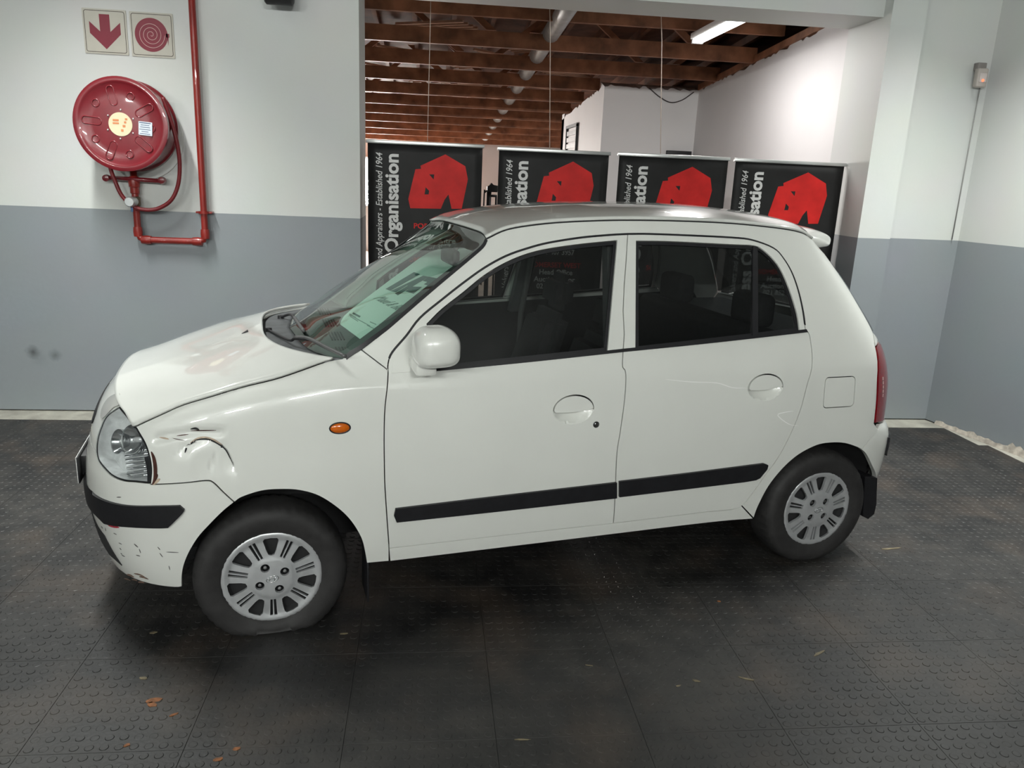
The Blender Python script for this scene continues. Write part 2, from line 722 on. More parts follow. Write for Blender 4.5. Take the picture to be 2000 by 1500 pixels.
box('shutter_housing', (-3.3, 0, 3.19), (3.3, .32, 3.55), m_shut, sh, .01)

# ---- floor: bare concrete, studded rubber tiles on top
fl = box('floor', (-3.9, -9.5, -.1), (12.7, 14.2, -.009), m_conc)
box('annex_bounce_slab', (-2.5, T, -.009), (6.2, 12, -.001), mat('pale_bounce_slab', (.48, .43, .38, 1), .6, var=.15, scale=3), fl)  # unseen pale slab, added to bounce light up onto the beams
tag(fl, kind='structure')


def rubber_mat():
    m = bpy.data.materials.new('worn_black_rubber')
    m.use_nodes = True
    nt = m.node_tree
    b = nt.nodes['Principled BSDF']
    geo = nt.nodes.new('ShaderNodeNewGeometry')

    def noise(sc, det=6):
        n = nt.nodes.new('ShaderNodeTexNoise')
        n.inputs['Scale'].default_value = sc
        n.inputs['Detail'].default_value = det
        nt.links.new(geo.outputs['Position'], n.inputs['Vector'])
        return n
    n1, n2, n3 = noise(1.6), noise(9, 8), noise(2.7)
    r1 = nt.nodes.new('ShaderNodeValToRGB')
    r1.color_ramp.elements[0].position = .32
    r1.color_ramp.elements[1].position = .72
    r1.color_ramp.elements[0].color = (.0085, .0085, .009, 1)
    r1.color_ramp.elements[1].color = (.034, .0325, .031, 1)
    nt.links.new(n1.outputs['Fac'], r1.inputs['Fac'])
    r2 = nt.nodes.new('ShaderNodeValToRGB')
    r2.color_ramp.elements[0].position = .35
    r2.color_ramp.elements[1].position = .75
    r2.color_ramp.elements[0].color = (.6, .6, .6, 1)
    r2.color_ramp.elements[1].color = (1.35, 1.3, 1.2, 1)
    nt.links.new(n2.outputs['Fac'], r2.inputs['Fac'])
    mu = nt.nodes.new('ShaderNodeMixRGB')
    mu.blend_type = 'MULTIPLY'
    mu.inputs[0].default_value = 1
    nt.links.new(r1.outputs[0], mu.inputs[1])
    nt.links.new(r2.outputs[0], mu.inputs[2])
    # brown dust in patches
    r3 = nt.nodes.new('ShaderNodeValToRGB')
    r3.color_ramp.elements[0].position = .50
    r3.color_ramp.elements[1].position = .74
    r3.color_ramp.elements[0].color = (0, 0, 0, 1)
    r3.color_ramp.elements[1].color = (.55, .55, .55, 1)
    nt.links.new(n3.outputs['Fac'], r3.inputs['Fac'])
    mx = nt.nodes.new('ShaderNodeMixRGB')
    mx.inputs[2].default_value = (.070, .050, .036, 1)
    nt.links.new(r3.outputs[0], mx.inputs[0])
    nt.links.new(mu.outputs[0], mx.inputs[1])
    nt.links.new(mx.outputs[0], b.inputs['Base Color'])
    rr = nt.nodes.new('ShaderNodeMapRange')
    rr.inputs['To Min'].default_value = .38
    rr.inputs['To Max'].default_value = .62
    nt.links.new(n2.outputs['Fac'], rr.inputs['Value'])
    nt.links.new(rr.outputs[0], b.inputs['Roughness'])
    bp = nt.nodes.new('ShaderNodeBump')
    bp.inputs['Strength'].default_value = .25
    bp.inputs['Distance'].default_value = .003
    n4 = noise(70, 4)
    nt.links.new(n4.outputs['Fac'], bp.inputs['Height'])
    nt.links.new(bp.outputs['Normal'], b.inputs['Normal'])
    MATS['rubber'] = m
    return m


m_rub = rubber_mat()
TS, TX, TY = .46, 3.70, -3.37
MAT_Y = -.225
tile_me = {}


def tile_mesh(w, d):
    key = (round(w, 3), round(d, 3))
    if key not in tile_me:
        bm = bmesh.new()
        bmesh.ops.create_cube(bm, size=1)
        for v in bm.verts:
            k = .9975 if v.co.z > 0 else .9975
            v.co = Vector(((v.co.x + .5) * (w - .0009) + .00045, (v.co.y + .5) * (d - .0009) + .00045, v.co.z * .008 - .004))
        bmesh.ops.bevel(bm, geom=[e for e in bm.edges if all(v.co.z > -.003 for v in e.verts)], offset=.0006, segments=1, affect='EDGES')
        me = bpy.data.meshes.new('rubber_tile')
        bm.to_mesh(me)
        bm.free()
        me.materials.append(m_rub)
        tile_me[key] = me
    return tile_me[key]


XW = lambda y: XC - .02 if y > -.05 else 6.36 + min(.85, -y) * .2
i0, i1 = math.floor((-1.6 - TX) / TS), math.floor((6.5 - TX) / TS)
j0, j1 = math.floor((-4.3 - TY) / TS), math.floor((MAT_Y - TY) / TS)
stud_pos = []
for i in range(i0, i1 + 1):
    for j in range(j0, j1 + 1):
        x, y = TX + i * TS, TY + j * TS
        w = min(TS, 6.36 + max(0, -.05 - (y + TS)) * .15 - x)
        d = min(TS, MAT_Y - y)
        if w < .02 or d < .02:
            continue
        o = bpy.data.objects.new('rubber_tile', tile_mesh(w, d))
        COL.objects.link(o)
        o.location = (x, y, 0)
        o.parent = fl
        ns = 11
        for a in range(ns):
            for b in range(ns):
                sx, sy = (a + .5) * TS / ns, (b + .5) * TS / ns
                if sx < w - .02 and sy < d - .02:
                    stud_pos.append((x + sx, y + sy))
XA, XB, YA = TX + i0 * TS, TX + (i1 + 1) * TS, TY + j0 * TS
for lo, hi in (((-3.6, -9.2), (XA, MAT_Y)), ((XA, -9.2), (12.3, YA))):
    box('rubber_mat', (lo[0], lo[1], -.008), (hi[0], hi[1], 0), m_rub, fl)
# studs: the nearest ones singly, the rest joined
SP = np.array(stud_pos)
cw = to_world(CAM)
dist = np.hypot(SP[:, 0] - cw[0], SP[:, 1] - cw[1])
rel = (SP - cw[:2])
ang = np.degrees(np.arctan2(rel[:, 0], rel[:, 1])) - 6.4
vis = (np.abs(ang) < 36) & (SP[:, 1] > -3.62)
order = np.argsort(np.where(vis, dist, 99))
single = set(order[:300].tolist())


def stud_geo(r=.0135, n=12, hgt=.0016):
    V = [(r * math.cos(2 * math.pi * k / n), r * math.sin(2 * math.pi * k / n), 0) for k in range(n)]
    V += [(r * .86 * math.cos(2 * math.pi * k / n), r * .86 * math.sin(2 * math.pi * k / n), hgt) for k in range(n)]
    F = [(k, (k + 1) % n, n + (k + 1) % n, n + k) for k in range(n)] + [tuple(range(n, 2 * n))]
    return np.array(V), F


SV, SF = stud_geo()
sme = bpy.data.meshes.new('stud')
sme.from_pydata([tuple(v) for v in SV], [], SF)
sme.materials.append(m_rub)
for k in single:
    o = bpy.data.objects.new('stud', sme)
    COL.objects.link(o)
    o.location = (SP[k, 0], SP[k, 1], 0)
    o.parent = fl
rest = [k for k in range(len(SP)) if k not in single]
RV = np.zeros((len(rest), len(SV), 3))
hk = rng.uniform(.3, 1.05, len(rest))
RV[:] = SV[None]
RV[:, :, 2] *= hk[:, None]
RV[:, :, 0] += SP[rest, 0][:, None]
RV[:, :, 1] += SP[rest, 1][:, None]
nq = len(SV)
faces = []
for k in range(len(rest)):
    b0 = k * nq
    faces += [tuple(b0 + i for i in f) for f in SF]
me = bpy.data.meshes.new('studs')
me.from_pydata(RV.reshape(-1, 3).tolist(), [], faces)
so = link('studs', me, m_rub, fl)
tag(so, 'round rubber studs further back on the tiles', kind='stuff')

# scuffs and flakes on the rubber
m_flake = mat('yellowed_scuff', (.17, .14, .085, 1), .7, var=.4, scale=60)
m_oran = mat('orange_flake', (.22, .085, .03, 1), .7, var=.4, scale=60)
rf_ = random.Random(5)
for (px, py, ln, w_, mm) in [(1740, 1072, .12, .018, m_flake), (1600, 1276, .07, .012, m_flake), (300, 1368, .05, .03, m_oran), (296, 1376, .04, .02, m_oran), (462, 1463, .022, .02, m_oran), (1360, 1330, .03, .012, m_flake),
                             (1325, 1340, .02, .01, m_flake), (1458, 1326, .06, .008, m_flake), (280, 1325, .03, .015, m_flake), (248, 1456, .02, .012, m_oran), (426, 1484, .03, .02, m_oran), (1404, 1175, .02, .012, m_oran),
                             (300, 1236, .03, .012, m_flake), (672, 1238, .03, .01, m_flake), (340, 1396, .03, .01, m_oran), (1150, 1300, .03, .006, m_flake), (1020, 1445, .05, .006, m_flake)]:
    c_ = at(px, py, 2, 0)
    n_ = 9
    an = rf_.uniform(-.6, .6)
    pts = []
    for k in range(n_):
        t_ = 2 * math.pi * k / n_
        a_, b_ = ln / 2 * math.cos(t_) * rf_.uniform(.7, 1.1), w_ / 2 * math.sin(t_) * rf_.uniform(.6, 1.2)
        pts.append((c_[0] + a_ * math.cos(an) - b_ * math.sin(an), c_[1] + a_ * math.sin(an) + b_ * math.cos(an)))
    prism('scuff_flake', pts, 2, .0002, .0022, mm, fl)

# ---- annex behind the opening
zb = lambda y: 2.95 - .0607 * y


def ragged_wall(name, p0, p1, thick, ztop, material, nseg=60, amp=.022, left=True):
    """upright slab from p0 to p1 (x,y) with a chipped plaster top"""
    p0, p1 = np.array(p0, float), np.array(p1, float)
    L = np.linalg.norm(p1 - p0)
    d = (p1 - p0) / L
    n = np.array([-d[1], d[0]]) * (1 if left else -1)
    V, F = [], []
    ts = np.linspace(0, 1, nseg + 1)
    for t in ts:
        q = p0 + d * L * t
        z = ztop(q[1]) + rng.uniform(-amp, amp * .6)
        for off in (0, thick):
            r = q + n * off
            V.append((r[0], r[1], 0))
            V.append((r[0], r[1], z if off == 0 else ztop(q[1]) + .05))
    for i in range(nseg):
        a, b = 4 * i, 4 * (i + 1)
        F += [(a, b, b + 1, a + 1), (a + 2, a + 3, b + 3, b + 2), (a + 1, b + 1, b + 3, a + 3)]
    F += [(0, 1, 3, 2), (4 * nseg, 4 * nseg + 2, 4 * nseg + 3, 4 * nseg + 1)]
    o = meshobj(name, V, F, material, None, smooth=False)
    tag(o, kind='structure')
    return o


XCW = 4.50                                          # corner of the boxed-out room
ragged_wall('wall_annex_right', (5.60, T), (5.60, 3.85), .25, zb, m_annex, left=False)
ragged_wall('wall_annex_step', (5.60, 3.85), (XCW, 3.85), .2, zb, m_annex, 30, left=False)
ragged_wall('wall_annex_inner', (XCW, 4.051), (XCW, 6.75), .2, zb, m_annex, 40, left=False)
tag(box('wall_annex_end', (-2.5, 11.9, 0), (7.05, 12.2, 2.9), m_annex), kind='structure')
tag(box('wall_annex_far_right', (6.0, 6.75, 0), (6.2, 12.0, 2.9), m_annex), kind='structure')
tag(box('wall_annex_left', (-2.7, T, 0), (-2.5, 12.2, 3.6), m_annex), kind='structure')
tag(box('wall_annex_return', (XCW, 6.55, 0), (6.2, 6.75, 2.6), m_annex), kind='structure')

# roof of the annex: boards, tie beams, struts
m_corr = mat('rusty_roof_sheet', (.16, .062, .03, 1), .6, var=.5, scale=4)
rf = prism('ceiling', [(.45, zb(.45) + .62), (12.2, zb(12.2) + .62), (12.2, zb(12.2) + .70), (.45, zb(.45) + .70)], 0, -2.7, 7.05, m_woodd)
tag(rf, kind='structure')
for k in range(17):                                 # roof sheeting ribs seen between the beams
    x = -.6 + k * .42
    prism('purlin', [(.5, zb(.5) + .54), (12, zb(12) + .54), (12, zb(12) + .62), (.5, zb(.5) + .62)], 0, x, x + .05, m_corr, rf)
m_plank = mat('pale_planks', (.50, .30, .20, 1), .6, var=.25, scale=8)
for k in range(12):
    y = 1.33 + .965 * k if k else 1.72
    up_ = 0 if k else .1134                         # the first tie beam sits higher
    x1_ = 5.62 if y < 3.9 else (XCW + .02 if y < 6.75 else 6.05)
    b = box('tie_beam', (-2.4, y, zb(y) + up_), (x1_, y + .045, zb(y) + up_ + .135), m_wood, rf)
    # struts of the truss above
    for q in range(6):
        xs = .35 + q * .95 + (.25 if k % 2 else 0)
        if xs + .5 > x1_:
            continue
        s = 1 if q % 2 else -1
        xa, xb_ = (xs, xs + .55) if s > 0 else (xs + .55, xs)
        z0, z1_ = zb(y) + .15, zb(y) + .58
        prism('strut', [(xa, z0), (xa + .09, z0), (xb_ + .09, z1_), (xb_, z1_)], 1, y + .046, y + .082, m_wood, rf)
# pale loose planks lying in the roof between the beams
for k in range(11):
    y = 1.40 + .965 * k
    for q in range(3):
        xs = 1.75 + q * .80 + .23 * ((k * 2 + q) % 3)
        if y < 3.2 and xs > 3.4:
            continue
        for s_ in range(3 + (q + k) % 2):
            o = box('plank', (0, 0, 0), (.55 + .1 * ((k + q) % 3), .045, .02), m_plank, rf)
            o.location = (xs + .05 * s_, y + .22 + s_ * .095, zb(y) + .19 + .02 * q)
            o.rotation_euler = (0, math.radians(-5 + 3 * ((k + q) % 4)), math.radians([24, -18, 30][(k + q) % 3]))
# plate on top of the right annex wall
prism('wall_plate', [(T, zb(T) + .0), (3.85, zb(3.85) + .0), (3.85, zb(3.85) + .06), (T, zb(T) + .06)], 0, 5.585, 5.68, m_wood, rf)

# far window (lit by daylight)
wn = empty('window_1', (1.15, 11.88, 1.45))
tag(wn, kind='structure')
m_day = mat('daylit_pane', (.9, .9, .9, 1), .4, emit=(1, .95, .90, 1), estr=130)
box('window_frame', (-.62, -.02, -.50), (.62, .0, .50), m_white, wn)
for px in (-.3, .3):
    box('pane', (px - .28, -.03, -.46), (px + .28, -.021, .46), m_day, wn)

# white round duct running back above the beams
p0_, p1_ = np.array([3.64, .50, zb(.5) + .145]), np.array([3.64, 11.0, zb(11) + .145])
t_ = tube('ceiling_duct', [p0_ + (p1_ - p0_) * t for t in np.linspace(0, 1, 12)], .08, m_galv, n=16)
tag(t_, 'white round pipe running back above the timber roof beams', 'pipe')

# louvred vent on the inner annex wall
vt = empty('louvre_vent', (XCW - .001, 5.75, 2.0))
tag(vt, 'dark framed louvred vent high on the inner white wall', 'vent')
box('vent_frame', (-.03, -.42, -.45), (0, -.38, .38), m_blk, vt)
box('vent_frame', (-.03, .38, -.45), (0, .42, .38), m_blk, vt)
box('vent_frame', (-.03, -.42, .36), (0, .42, .40), m_blk, vt)
for k in range(9):
    b = box('louvre', (-.02, -.37, -.42 + k * .085), (-.005, .37, -.36 + k * .085), m_galv, vt)

# thin hanging cables
m_wire = mat('pale_cord', (.55, .45, .38, 1), .6)
m_wired = mat('dark_cable', (.05, .04, .04, 1), .6)
for n_, (px, py0, px2, py2, yy) in enumerate([(841, 0, 834, 272, .8), (1069, 0, 1078, 285, .8), (1286, 0, 1297, 298, .8)]):
    a, b = at(px, py0, 1, yy), at(px2, py2, 1, yy)
    top = a + (a - b) * .35
    top[2] = zb(yy) + .615                          # tied to the roof boards
    o = tube('hanging_cord', [top, (top + b) / 2 + [.004, 0, 0], b - [0, 0, .35]], .003, m_wire, n=6)
    tag(o, ['thin pale cord hanging from the beams behind the first banner from the hose reel',
            'thin pale cord hanging from the beams behind the second banner from the hose reel',
            'thin pale cord hanging from the beams behind the third banner from the hose reel'][n_], 'cord', 'cords hanging from the beams')
a, b, c = at(1268, 172, 1, 3.84), at(1310, 200, 1, 3.83), at(1355, 180, 1, 3.84)
o = tube('loose_cable', smooth_path([a, (a + b) / 2 - [0, 0, .02], b, (b + c) / 2 - [0, 0, .03], c], 6), .006, m_wired, n=6)
tag(o, 'dark cable sagging across the top of the grey annex wall', 'cable')
o = box('black_wall_box', at(1300, 303, 1, 3.84) - [.0, .06, .03], at(1348, 296, 1, 3.84) + [0, 0, .0], m_blk, None, .004)
tag(o, 'small black box on the annex wall above the third banner', 'box')

# luggage-trolley-like black stand between the first two banners
sx0 = at(955, 412, 1, 1.0)
st = empty('folded_black_stand', (float(sx0[0]), 1.0, 0))
tag(st, 'folded black metal stand seen between the first two banners', 'stand')
zst = float(at(955, 357, 1, 1.0)[2])
tube('post', [(-.004, 0, 0), (-.004, 0, zst - .05)], .019, m_blk, st)
tube('post', [(.055, .02, 0), (.055, .02, zst - .11)], .008, m_blk, st)
tube('hook', smooth_path([(-.045, 0, .8), (-.043, 0, zst - .12), (-.035, 0, zst - .075), (-.01, 0, zst - .06), (.06, 0, zst - .06)], 5), .006, m_blk, st)
tube('crossbar', [(-.01, 0, zst - .10), (.06, 0, zst - .10)], .010, m_blk, st)
prism('clamp', [(-.02, zst - .07), (.06, zst - .07), (.065, zst - .02), (.03, zst - .015), (.012, zst), (-.004, zst - .02), (-.022, zst - .03)], 1, -.03, .03, m_blk, st)
box('foot', (-.2, -.15, 0), (.2, .15, .03), m_blk, st, .01)

# ------------------------------------------------------------------ lamps
m_tube = mat('lit_tube', (.9, .9, .9, 1), .4, emit=(.96, .98, 1, 1), estr=7)
LBL = ['tube light on the ceiling above the fire hose reel', 'tube light on the ceiling in the corner by the sensor',
       'added unseen fill tube opposite the banners, nearest the left wall', 'added unseen fill tube opposite the banners, middle one of three',
       'added unseen fill tube opposite the banners, nearest the roller shutter', 'lit white tube light under the annex beams by the lintel']
for k, (x, y, z, alx, watts, grp, nm_) in enumerate(TUBES):
    f = empty('tube_light' + ('_' + nm_ if nm_ else ''), (x, y, z), math.radians(90) if alx else 0.)
    tag(f, LBL[k], 'light', 'tube lights')
    box('fitting', (-.06, -.63, .018), (.06, .63, .07), m_white, f, .01)
    for s in (-1, 1):
        tube('tube' + (('_near_' if s < 0 else '_far_') + nm_ if nm_ else ''), [(s * .026, -.6, 0), (s * .026, .6, 0)], .014, m_tube, f, n=12)
        box('tube_holder', (-.05, s * .605 - .012, -.016), (.05, s * .605 + .012, .03), m_white, f, .003)
    if grp == 'wall':                               # added fill, set on the wall to light the car side
        f.rotation_euler = Matrix(((0, 1, 0), (.26, 0, -.966), (-.966, 0, -.26))).to_euler()
    if grp == 'front':
        tube('drop_rod', [(0, -.4, .07), (0, -.4, ZC - z)], .006, m_metal, f, n=6)
        tube('drop_rod', [(0, .4, .07), (0, .4, ZC - z)], .006, m_metal, f, n=6)
    gn_ = 'tube_glow' + ('_' + nm_ if nm_ else '')
    ld = bpy.data.lights.new(gn_, 'AREA')
    ld.shape = 'RECTANGLE'
    ld.size = .09
    ld.size_y = 1.2
    ld.energy = watts
    ld.color = (.98, 1.0, .965) if grp != 'back' else (1.0, .965, .945)
    ld.spread = math.radians(100 if grp == 'front' else 180)
    lo = bpy.data.objects.new(gn_, ld)
    COL.objects.link(lo)
    lo.parent = f
    lo.location = (0, 0, -.018)

# ------------------------------------------------------------------ banners
m_bblk = mat('banner_vinyl_black', (.019, .019, .019, 1), .5, var=.3, scale=4, spec=.2)
m_red = mat('banner_red', (.56, .022, .020, 1), .5, var=.2, scale=7, spec=.2)
m_bwht = mat('banner_white', (.62, .62, .61, 1), .4, var=.04)
BY = .20
bedges = [(718, 275, 943, 283), (975, 290, 1190, 297), (1210, 299, 1423, 309), (1437, 313, 1650, 318)]
blab = ['black roll-up banner with red emblem, beside the pilaster near the hose reel',
        'black roll-up banner with red emblem, second from the pilaster near the hose reel',
        'black roll-up banner with red emblem, third from the pilaster near the hose reel',
        'black roll-up banner with red emblem, at the jamb near the wall sensor']
# emblem outline on the first banner, read off its face
emb = [(0.800, .402), (0.818, .312), (0.835, .307), (.8225, .3065), (.8235, .3015)]
E_px = [(798, 390), (802, 408), (862, 409), (869, 392), (877, 381), (878, 386), (883, 409), (903, 409), (914, 357), (915, 351), (910, 326), (871, 303), (822, 325), (823, 331), (812, 332)]
E_h1 = [(839, 342), (849, 342), (848, 352)]
E_h2 = [(832, 367), (839, 374), (838, 381), (830, 381)]
b0 = at(718, 275, 1, BY)
for k, (xa, ya, xb_, yb) in enumerate(bedges):
    A, B = at(xa, ya, 1, BY), at(xb_, yb, 1, BY)
    w = B[0] - A[0]
    zt = (A[2] + B[2]) / 2
    r = empty('rollup_banner', (A[0], BY, 0))
    r.rotation_euler = (0, 0, 0)
    tag(r, blab[k], 'banner', 'roll-up banners in the opening')
    vin, rd = m_bblk, m_red
    # slightly wavy vinyl
    nu, nv = 14, 30
    P = np.zeros((nv, nu, 3))
    for j in range(nv):
        for i in range(nu):
            u, v = i / (nu - 1), j / (nv - 1)
            P[j, i] = (u * w, -.001 + .004 * math.sin(6.3 * u * 1.3 + k) * v * 0, .06 + v * (zt - .075))
    gridmesh('vinyl', P, vin, r, thick=.0015)
    box('top_rail', (-.012, -.012, zt - .018), (w + .012, .012, zt + .006), m_metal, r, .004)
    box('cassette', (-.015, -.06, 0), (w + .015, .06, .075), m_metal, r, .015)
    tube('support_pole', [(w / 2, .02, .06), (w / 2, .02, zt - .02)], .01, m_metal, r)
    for s in (.12, .88):
        box('foot', (w * s - .02, -.18, 0), (w * s + .02, .18, .018), m_metal, r, .004)
    # artwork: same layout on each, shifted as in the photo
    sx = w / .785
    conv = lambda q: np.array([(at(*t, 1, BY)[0] - b0[0], at(*t, 1, BY)[2] - b0[2]) for t in q])
    dz = zt - b0[2]
    lp = [conv(E_px), conv(E_h1), conv(E_h2)]
    for l in lp:
        l[:, 0] *= sx
    flat_sheet('emblem', lp, ((0, -.0025, zt), (1, 0, 0), (0, 0, 1)), rd, r, .0012)
    ex = .125 * sx
    # vertical lettering, reading upwards
    text('strapline', 'Auctioneers, Valuers and Appraisers - Established 1964', .062, m_bwht, r,
         ((.098 * sx, -.0022, zt - .080), (0, 0, 1), (-1, 0, 0)), shear=.22, align='RIGHT', length=1.18, bold=.0004)
    text('title', 'Business Organisation', .128, m_bwht, r,
         ((.206 * sx, -.0022, zt - .078), (0, 0, 1), (-1, 0, 0)), bold=.0040, align='RIGHT', length=1.14)
    for s, pxa, pxb, py, size, mm in (('PORT ELIZABETH', 808, 926, 447, .050, rd), ('Retail Centre', 800, 890, 474, .052, m_bwht), ('041 487 3957', 808, 881, 487, .056, m_bwht),
                                      ('SOMERSET WEST', 791, 895, 512, .050, rd), ('Head Office', 810, 878, 527, .052, m_bwht), ('Auction Floor', 800, 885, 541, .052, m_bwht), ('021 852', 806, 850, 555, .052, m_bwht)):
        a_, b_ = at(pxa, py, 1, BY), at(pxb, py, 1, BY)
        text('address', s, size, mm, r, (((a_[0] - b0[0]) * sx, -.0022, zt + a_[2] - b0[2]), (1, 0, 0), (0, 0, 1)), bold=.0010, length=float(b_[0] - a_[0]) * sx)

# ------------------------------------------------------------------ fire point on the left of the back wall
m_fred = mat('gloss_fire_red', (.155, .010, .016, 1), .28, coat=.5, var=.10, scale=14)
m_pipe = mat('painted_red_pipe', (.24, .018, .013, 1), .35, coat=.3, var=.12, scale=12)
m_hose = mat('dark_red_hose', (.16, .012, .016, 1), .45, var=.15, scale=20)
m_cream = mat('cream_photoluminescent', (.46, .44, .38, 1), .5, var=.05)
m_sred = mat('sign_red', (.19, .014, .030, 1), .5, var=.06)
m_sblk = mat('sign_line', (.045, .03, .02, 1), .5)
for k, (xa, ya, xb_, yb, lab) in enumerate([(162, 20, 249, 103, 'cream square safety sign with a red arrow pointing down'),
                                          (254, 26, 340, 110, 'cream square safety sign with a red coiled fire hose')]):
    A, B = at(xa, ya, 1, -.004), at(xb_, yb, 1, -.004)
    cx, cz = (A[0] + B[0]) / 2, (A[2] + B[2]) / 2
    w = .255
    sg = empty(['arrow_sign', 'hose_sign'][k], (cx, 0, cz))
    tag(sg, lab, 'sign')
    F0 = ((0, -.005, 0), (1, 0, 0), (0, 0, 1))
    flat_sheet('sign_plate', [rrect(w, w, .004)], F0, m_cream, sg, .005)
    F1 = ((0, -.0056, 0), (1, 0, 0), (0, 0, 1))
    o1 = rrect(w * .93, w * .93, .013)
    flat_sheet('border_line', [o1, inset(o1, .0032)], F1, m_sblk, sg, .0006)
    if k == 0:
        ar = np.array([(-.03, .098), (.030, .098), (.030, .0), (.090, .055), (.090, -.012), (0, -.100), (-.090, -.012), (-.090, .055), (-.030, .0)])
        flat_sheet('arrow', [ar], F1, m_sred, sg, .0006)
    else:
        flat_sheet('coil_disc', [ellipse(-.005, 0, .097, .097, 48)], F1, m_sred, sg, .0006)
        t = np.linspace(0, 3.35 * 2 * math.pi, 150)
        rr = .004 + .0755 * t / t[-1]
        sp = np.stack([-.005 + rr * np.cos(t - 2.2), np.full_like(t, -.0064), rr * np.sin(t - 2.2)], 1)
        tube('coil_line', sp, .0018, mat('coil_pink', (.62, .42, .40, 1), .5), sg, n=5)
        flat_sheet('nozzle', [np.array([(.082, .012), (.101, .012), (.101, -.008), (.096, -.012), (.092, -.058), (.088, -.012), (.083, -.008)])], F1, m_sred, sg, .0006)

# hose reel
rc = at(237, 243, 1, -.25)
RX, RZ = float(rc[0]), float(rc[2])
hr = empty('fire_hose_reel', (RX, 0, RZ))
tag(hr, 'dark red metal fire hose reel drum mounted on the wall', 'hose reel')
RAD = .272
prof = [(0, -.262), (.155, -.262), (.228, -.258), (.238, -.264), (.250, -.268), (.272, -.262), (RAD, -.245), (RAD, -.235), (.262, -.225), (.255, -.19), (.255, -.12),
        (.262, -.075), (RAD, -.068), (RAD, -.055), (.26, -.05), (0, -.05)]
lathe('drum', prof, m_fred, hr, 64, 'y')
# pressed ribs and rings on the face
for k in range(5):
    a = math.radians(103 + 72 * k)
    pts = []
    for t in np.linspace(0, 2 * math.pi, 41):
        c, s = math.cos(t), math.sin(t)
        u = .165 + (.035 if c > 0 else -.035) + .021 * c
        v = .021 * s
        pts.append((u * math.cos(a) - v * math.sin(a), -.2605, u * math.sin(a) + v * math.cos(a)))
    tube('pressed_rib', pts, .0042, m_fred, hr, n=6, cap=False)
    b = a + math.radians(36)
    pts = [(.175 * math.cos(b) + .021 * math.cos(t), -.2605, .175 * math.sin(b) + .021 * math.sin(t)) for t in np.linspace(0, 2 * math.pi, 25)]
    tube('pressed_ring', pts, .0045, m_fred, hr, n=6, cap=False)
lab_ = empty('hub_label', (0, -.263, 0), parent=hr)
FR = ((0, -.0015, 0), (1, 0, 0), (0, 0, 1))
flat_sheet('label_disc', [ellipse(0, 0, .068, .068, 40)], FR, mat('label_cream', (.62, .54, .36, 1), .5), lab_, .0015)
m_or = mat('label_orange', (.55, .20, .08, 1), .5)
FR2 = ((0, -.0022, 0), (1, 0, 0), (0, 0, 1))
for (cx, cz, w, h_) in ((-.025, .022, .034, .012), (-.026, .005, .036, .010), (.008, -.035, .014, .014), (.020, -.010, .016, .014), (.028, .012, .013, .012), (.035, .030, .014, .012)):
    flat_sheet('pictogram', [rrect(w, h_, .001, 1) + [cx, cz]], FR2, m_or, lab_, .0006)
for k in range(6):
    a = math.radians(25 + 60 * k)
    lathe('rivet', [(0, -.006), (.004, -.005), (.006, 0)], m_metal, hr, 10, 'y', (.083 * math.cos(a), -.262, .083 * math.sin(a)))
stk_ = empty('inspection_sticker', (.142, -.2645, -.018), parent=hr)
flat_sheet('sticker_paper', [rrect(.078, .078, .002, 2)], FR, mat('sticker_white', (.55, .60, .66, 1), .5), stk_, .0008)
m_blue = mat('sticker_ink', (.06, .08, .16, 1), .5)
for k in range(6):
    w = [.066, .05, .058, .064, .04, .06][k]
    flat_sheet('ink_line', [rrect(w, .0045 if k == 0 else .003, .0005, 1) + [-.002, .032 - k * .0125]], FR2, m_blue, stk_, .0004)
stk_.rotation_euler = (0, math.radians(4), 0)
# backing board and bracket
bk = lathe('backing_plate', [(0, -.012), (.262, -.012), (.265, 0), (0, 0)], mat('white_board', (.62, .64, .62, 1), .5), hr, 40, 'y', (0.02, 0, -.06))
tube('axle', [(0, -.02, 0), (0, -.1, 0)], .03, m_fred, hr)
zr = at(262, 350, 1, -.05)[2] - RZ
xl, xr_ = at(210, 349, 1, -.06)[0] - RX, at(318, 353, 1, -.06)[0] - RX
tube('hose_guide_bar', [(xl, -.07, zr + .004), (xr_, -.07, zr - .004)], .014, m_fred, hr)
for xx in (xl, xr_):
    lathe('guide_end', [(0, -.03), (.02, -.024), (.024, 0), (.02, .024), (0, .03)], m_fred, hr, 16, 'y', (xx, -.07, zr))
# hose loop hanging under the reel
hp = []
for (px, py, yy) in [(318, 190, -.16), (330, 225, -.15), (345, 275, -.14), (351, 320, -.12), (348, 360, -.11), (335, 390, -.11), (312, 406, -.11), (288, 410, -.12), (262, 404, -.13), (238, 382, -.14), (224, 352, -.14), (216, 330, -.13), (212, 312, -.12)]:
    q = at(px, py, 1, yy)
    hp.append((q[0] - RX, yy, q[2] - RZ))
tube('hose', smooth_path(hp, 6), .0125, m_hose, hr, n=12)

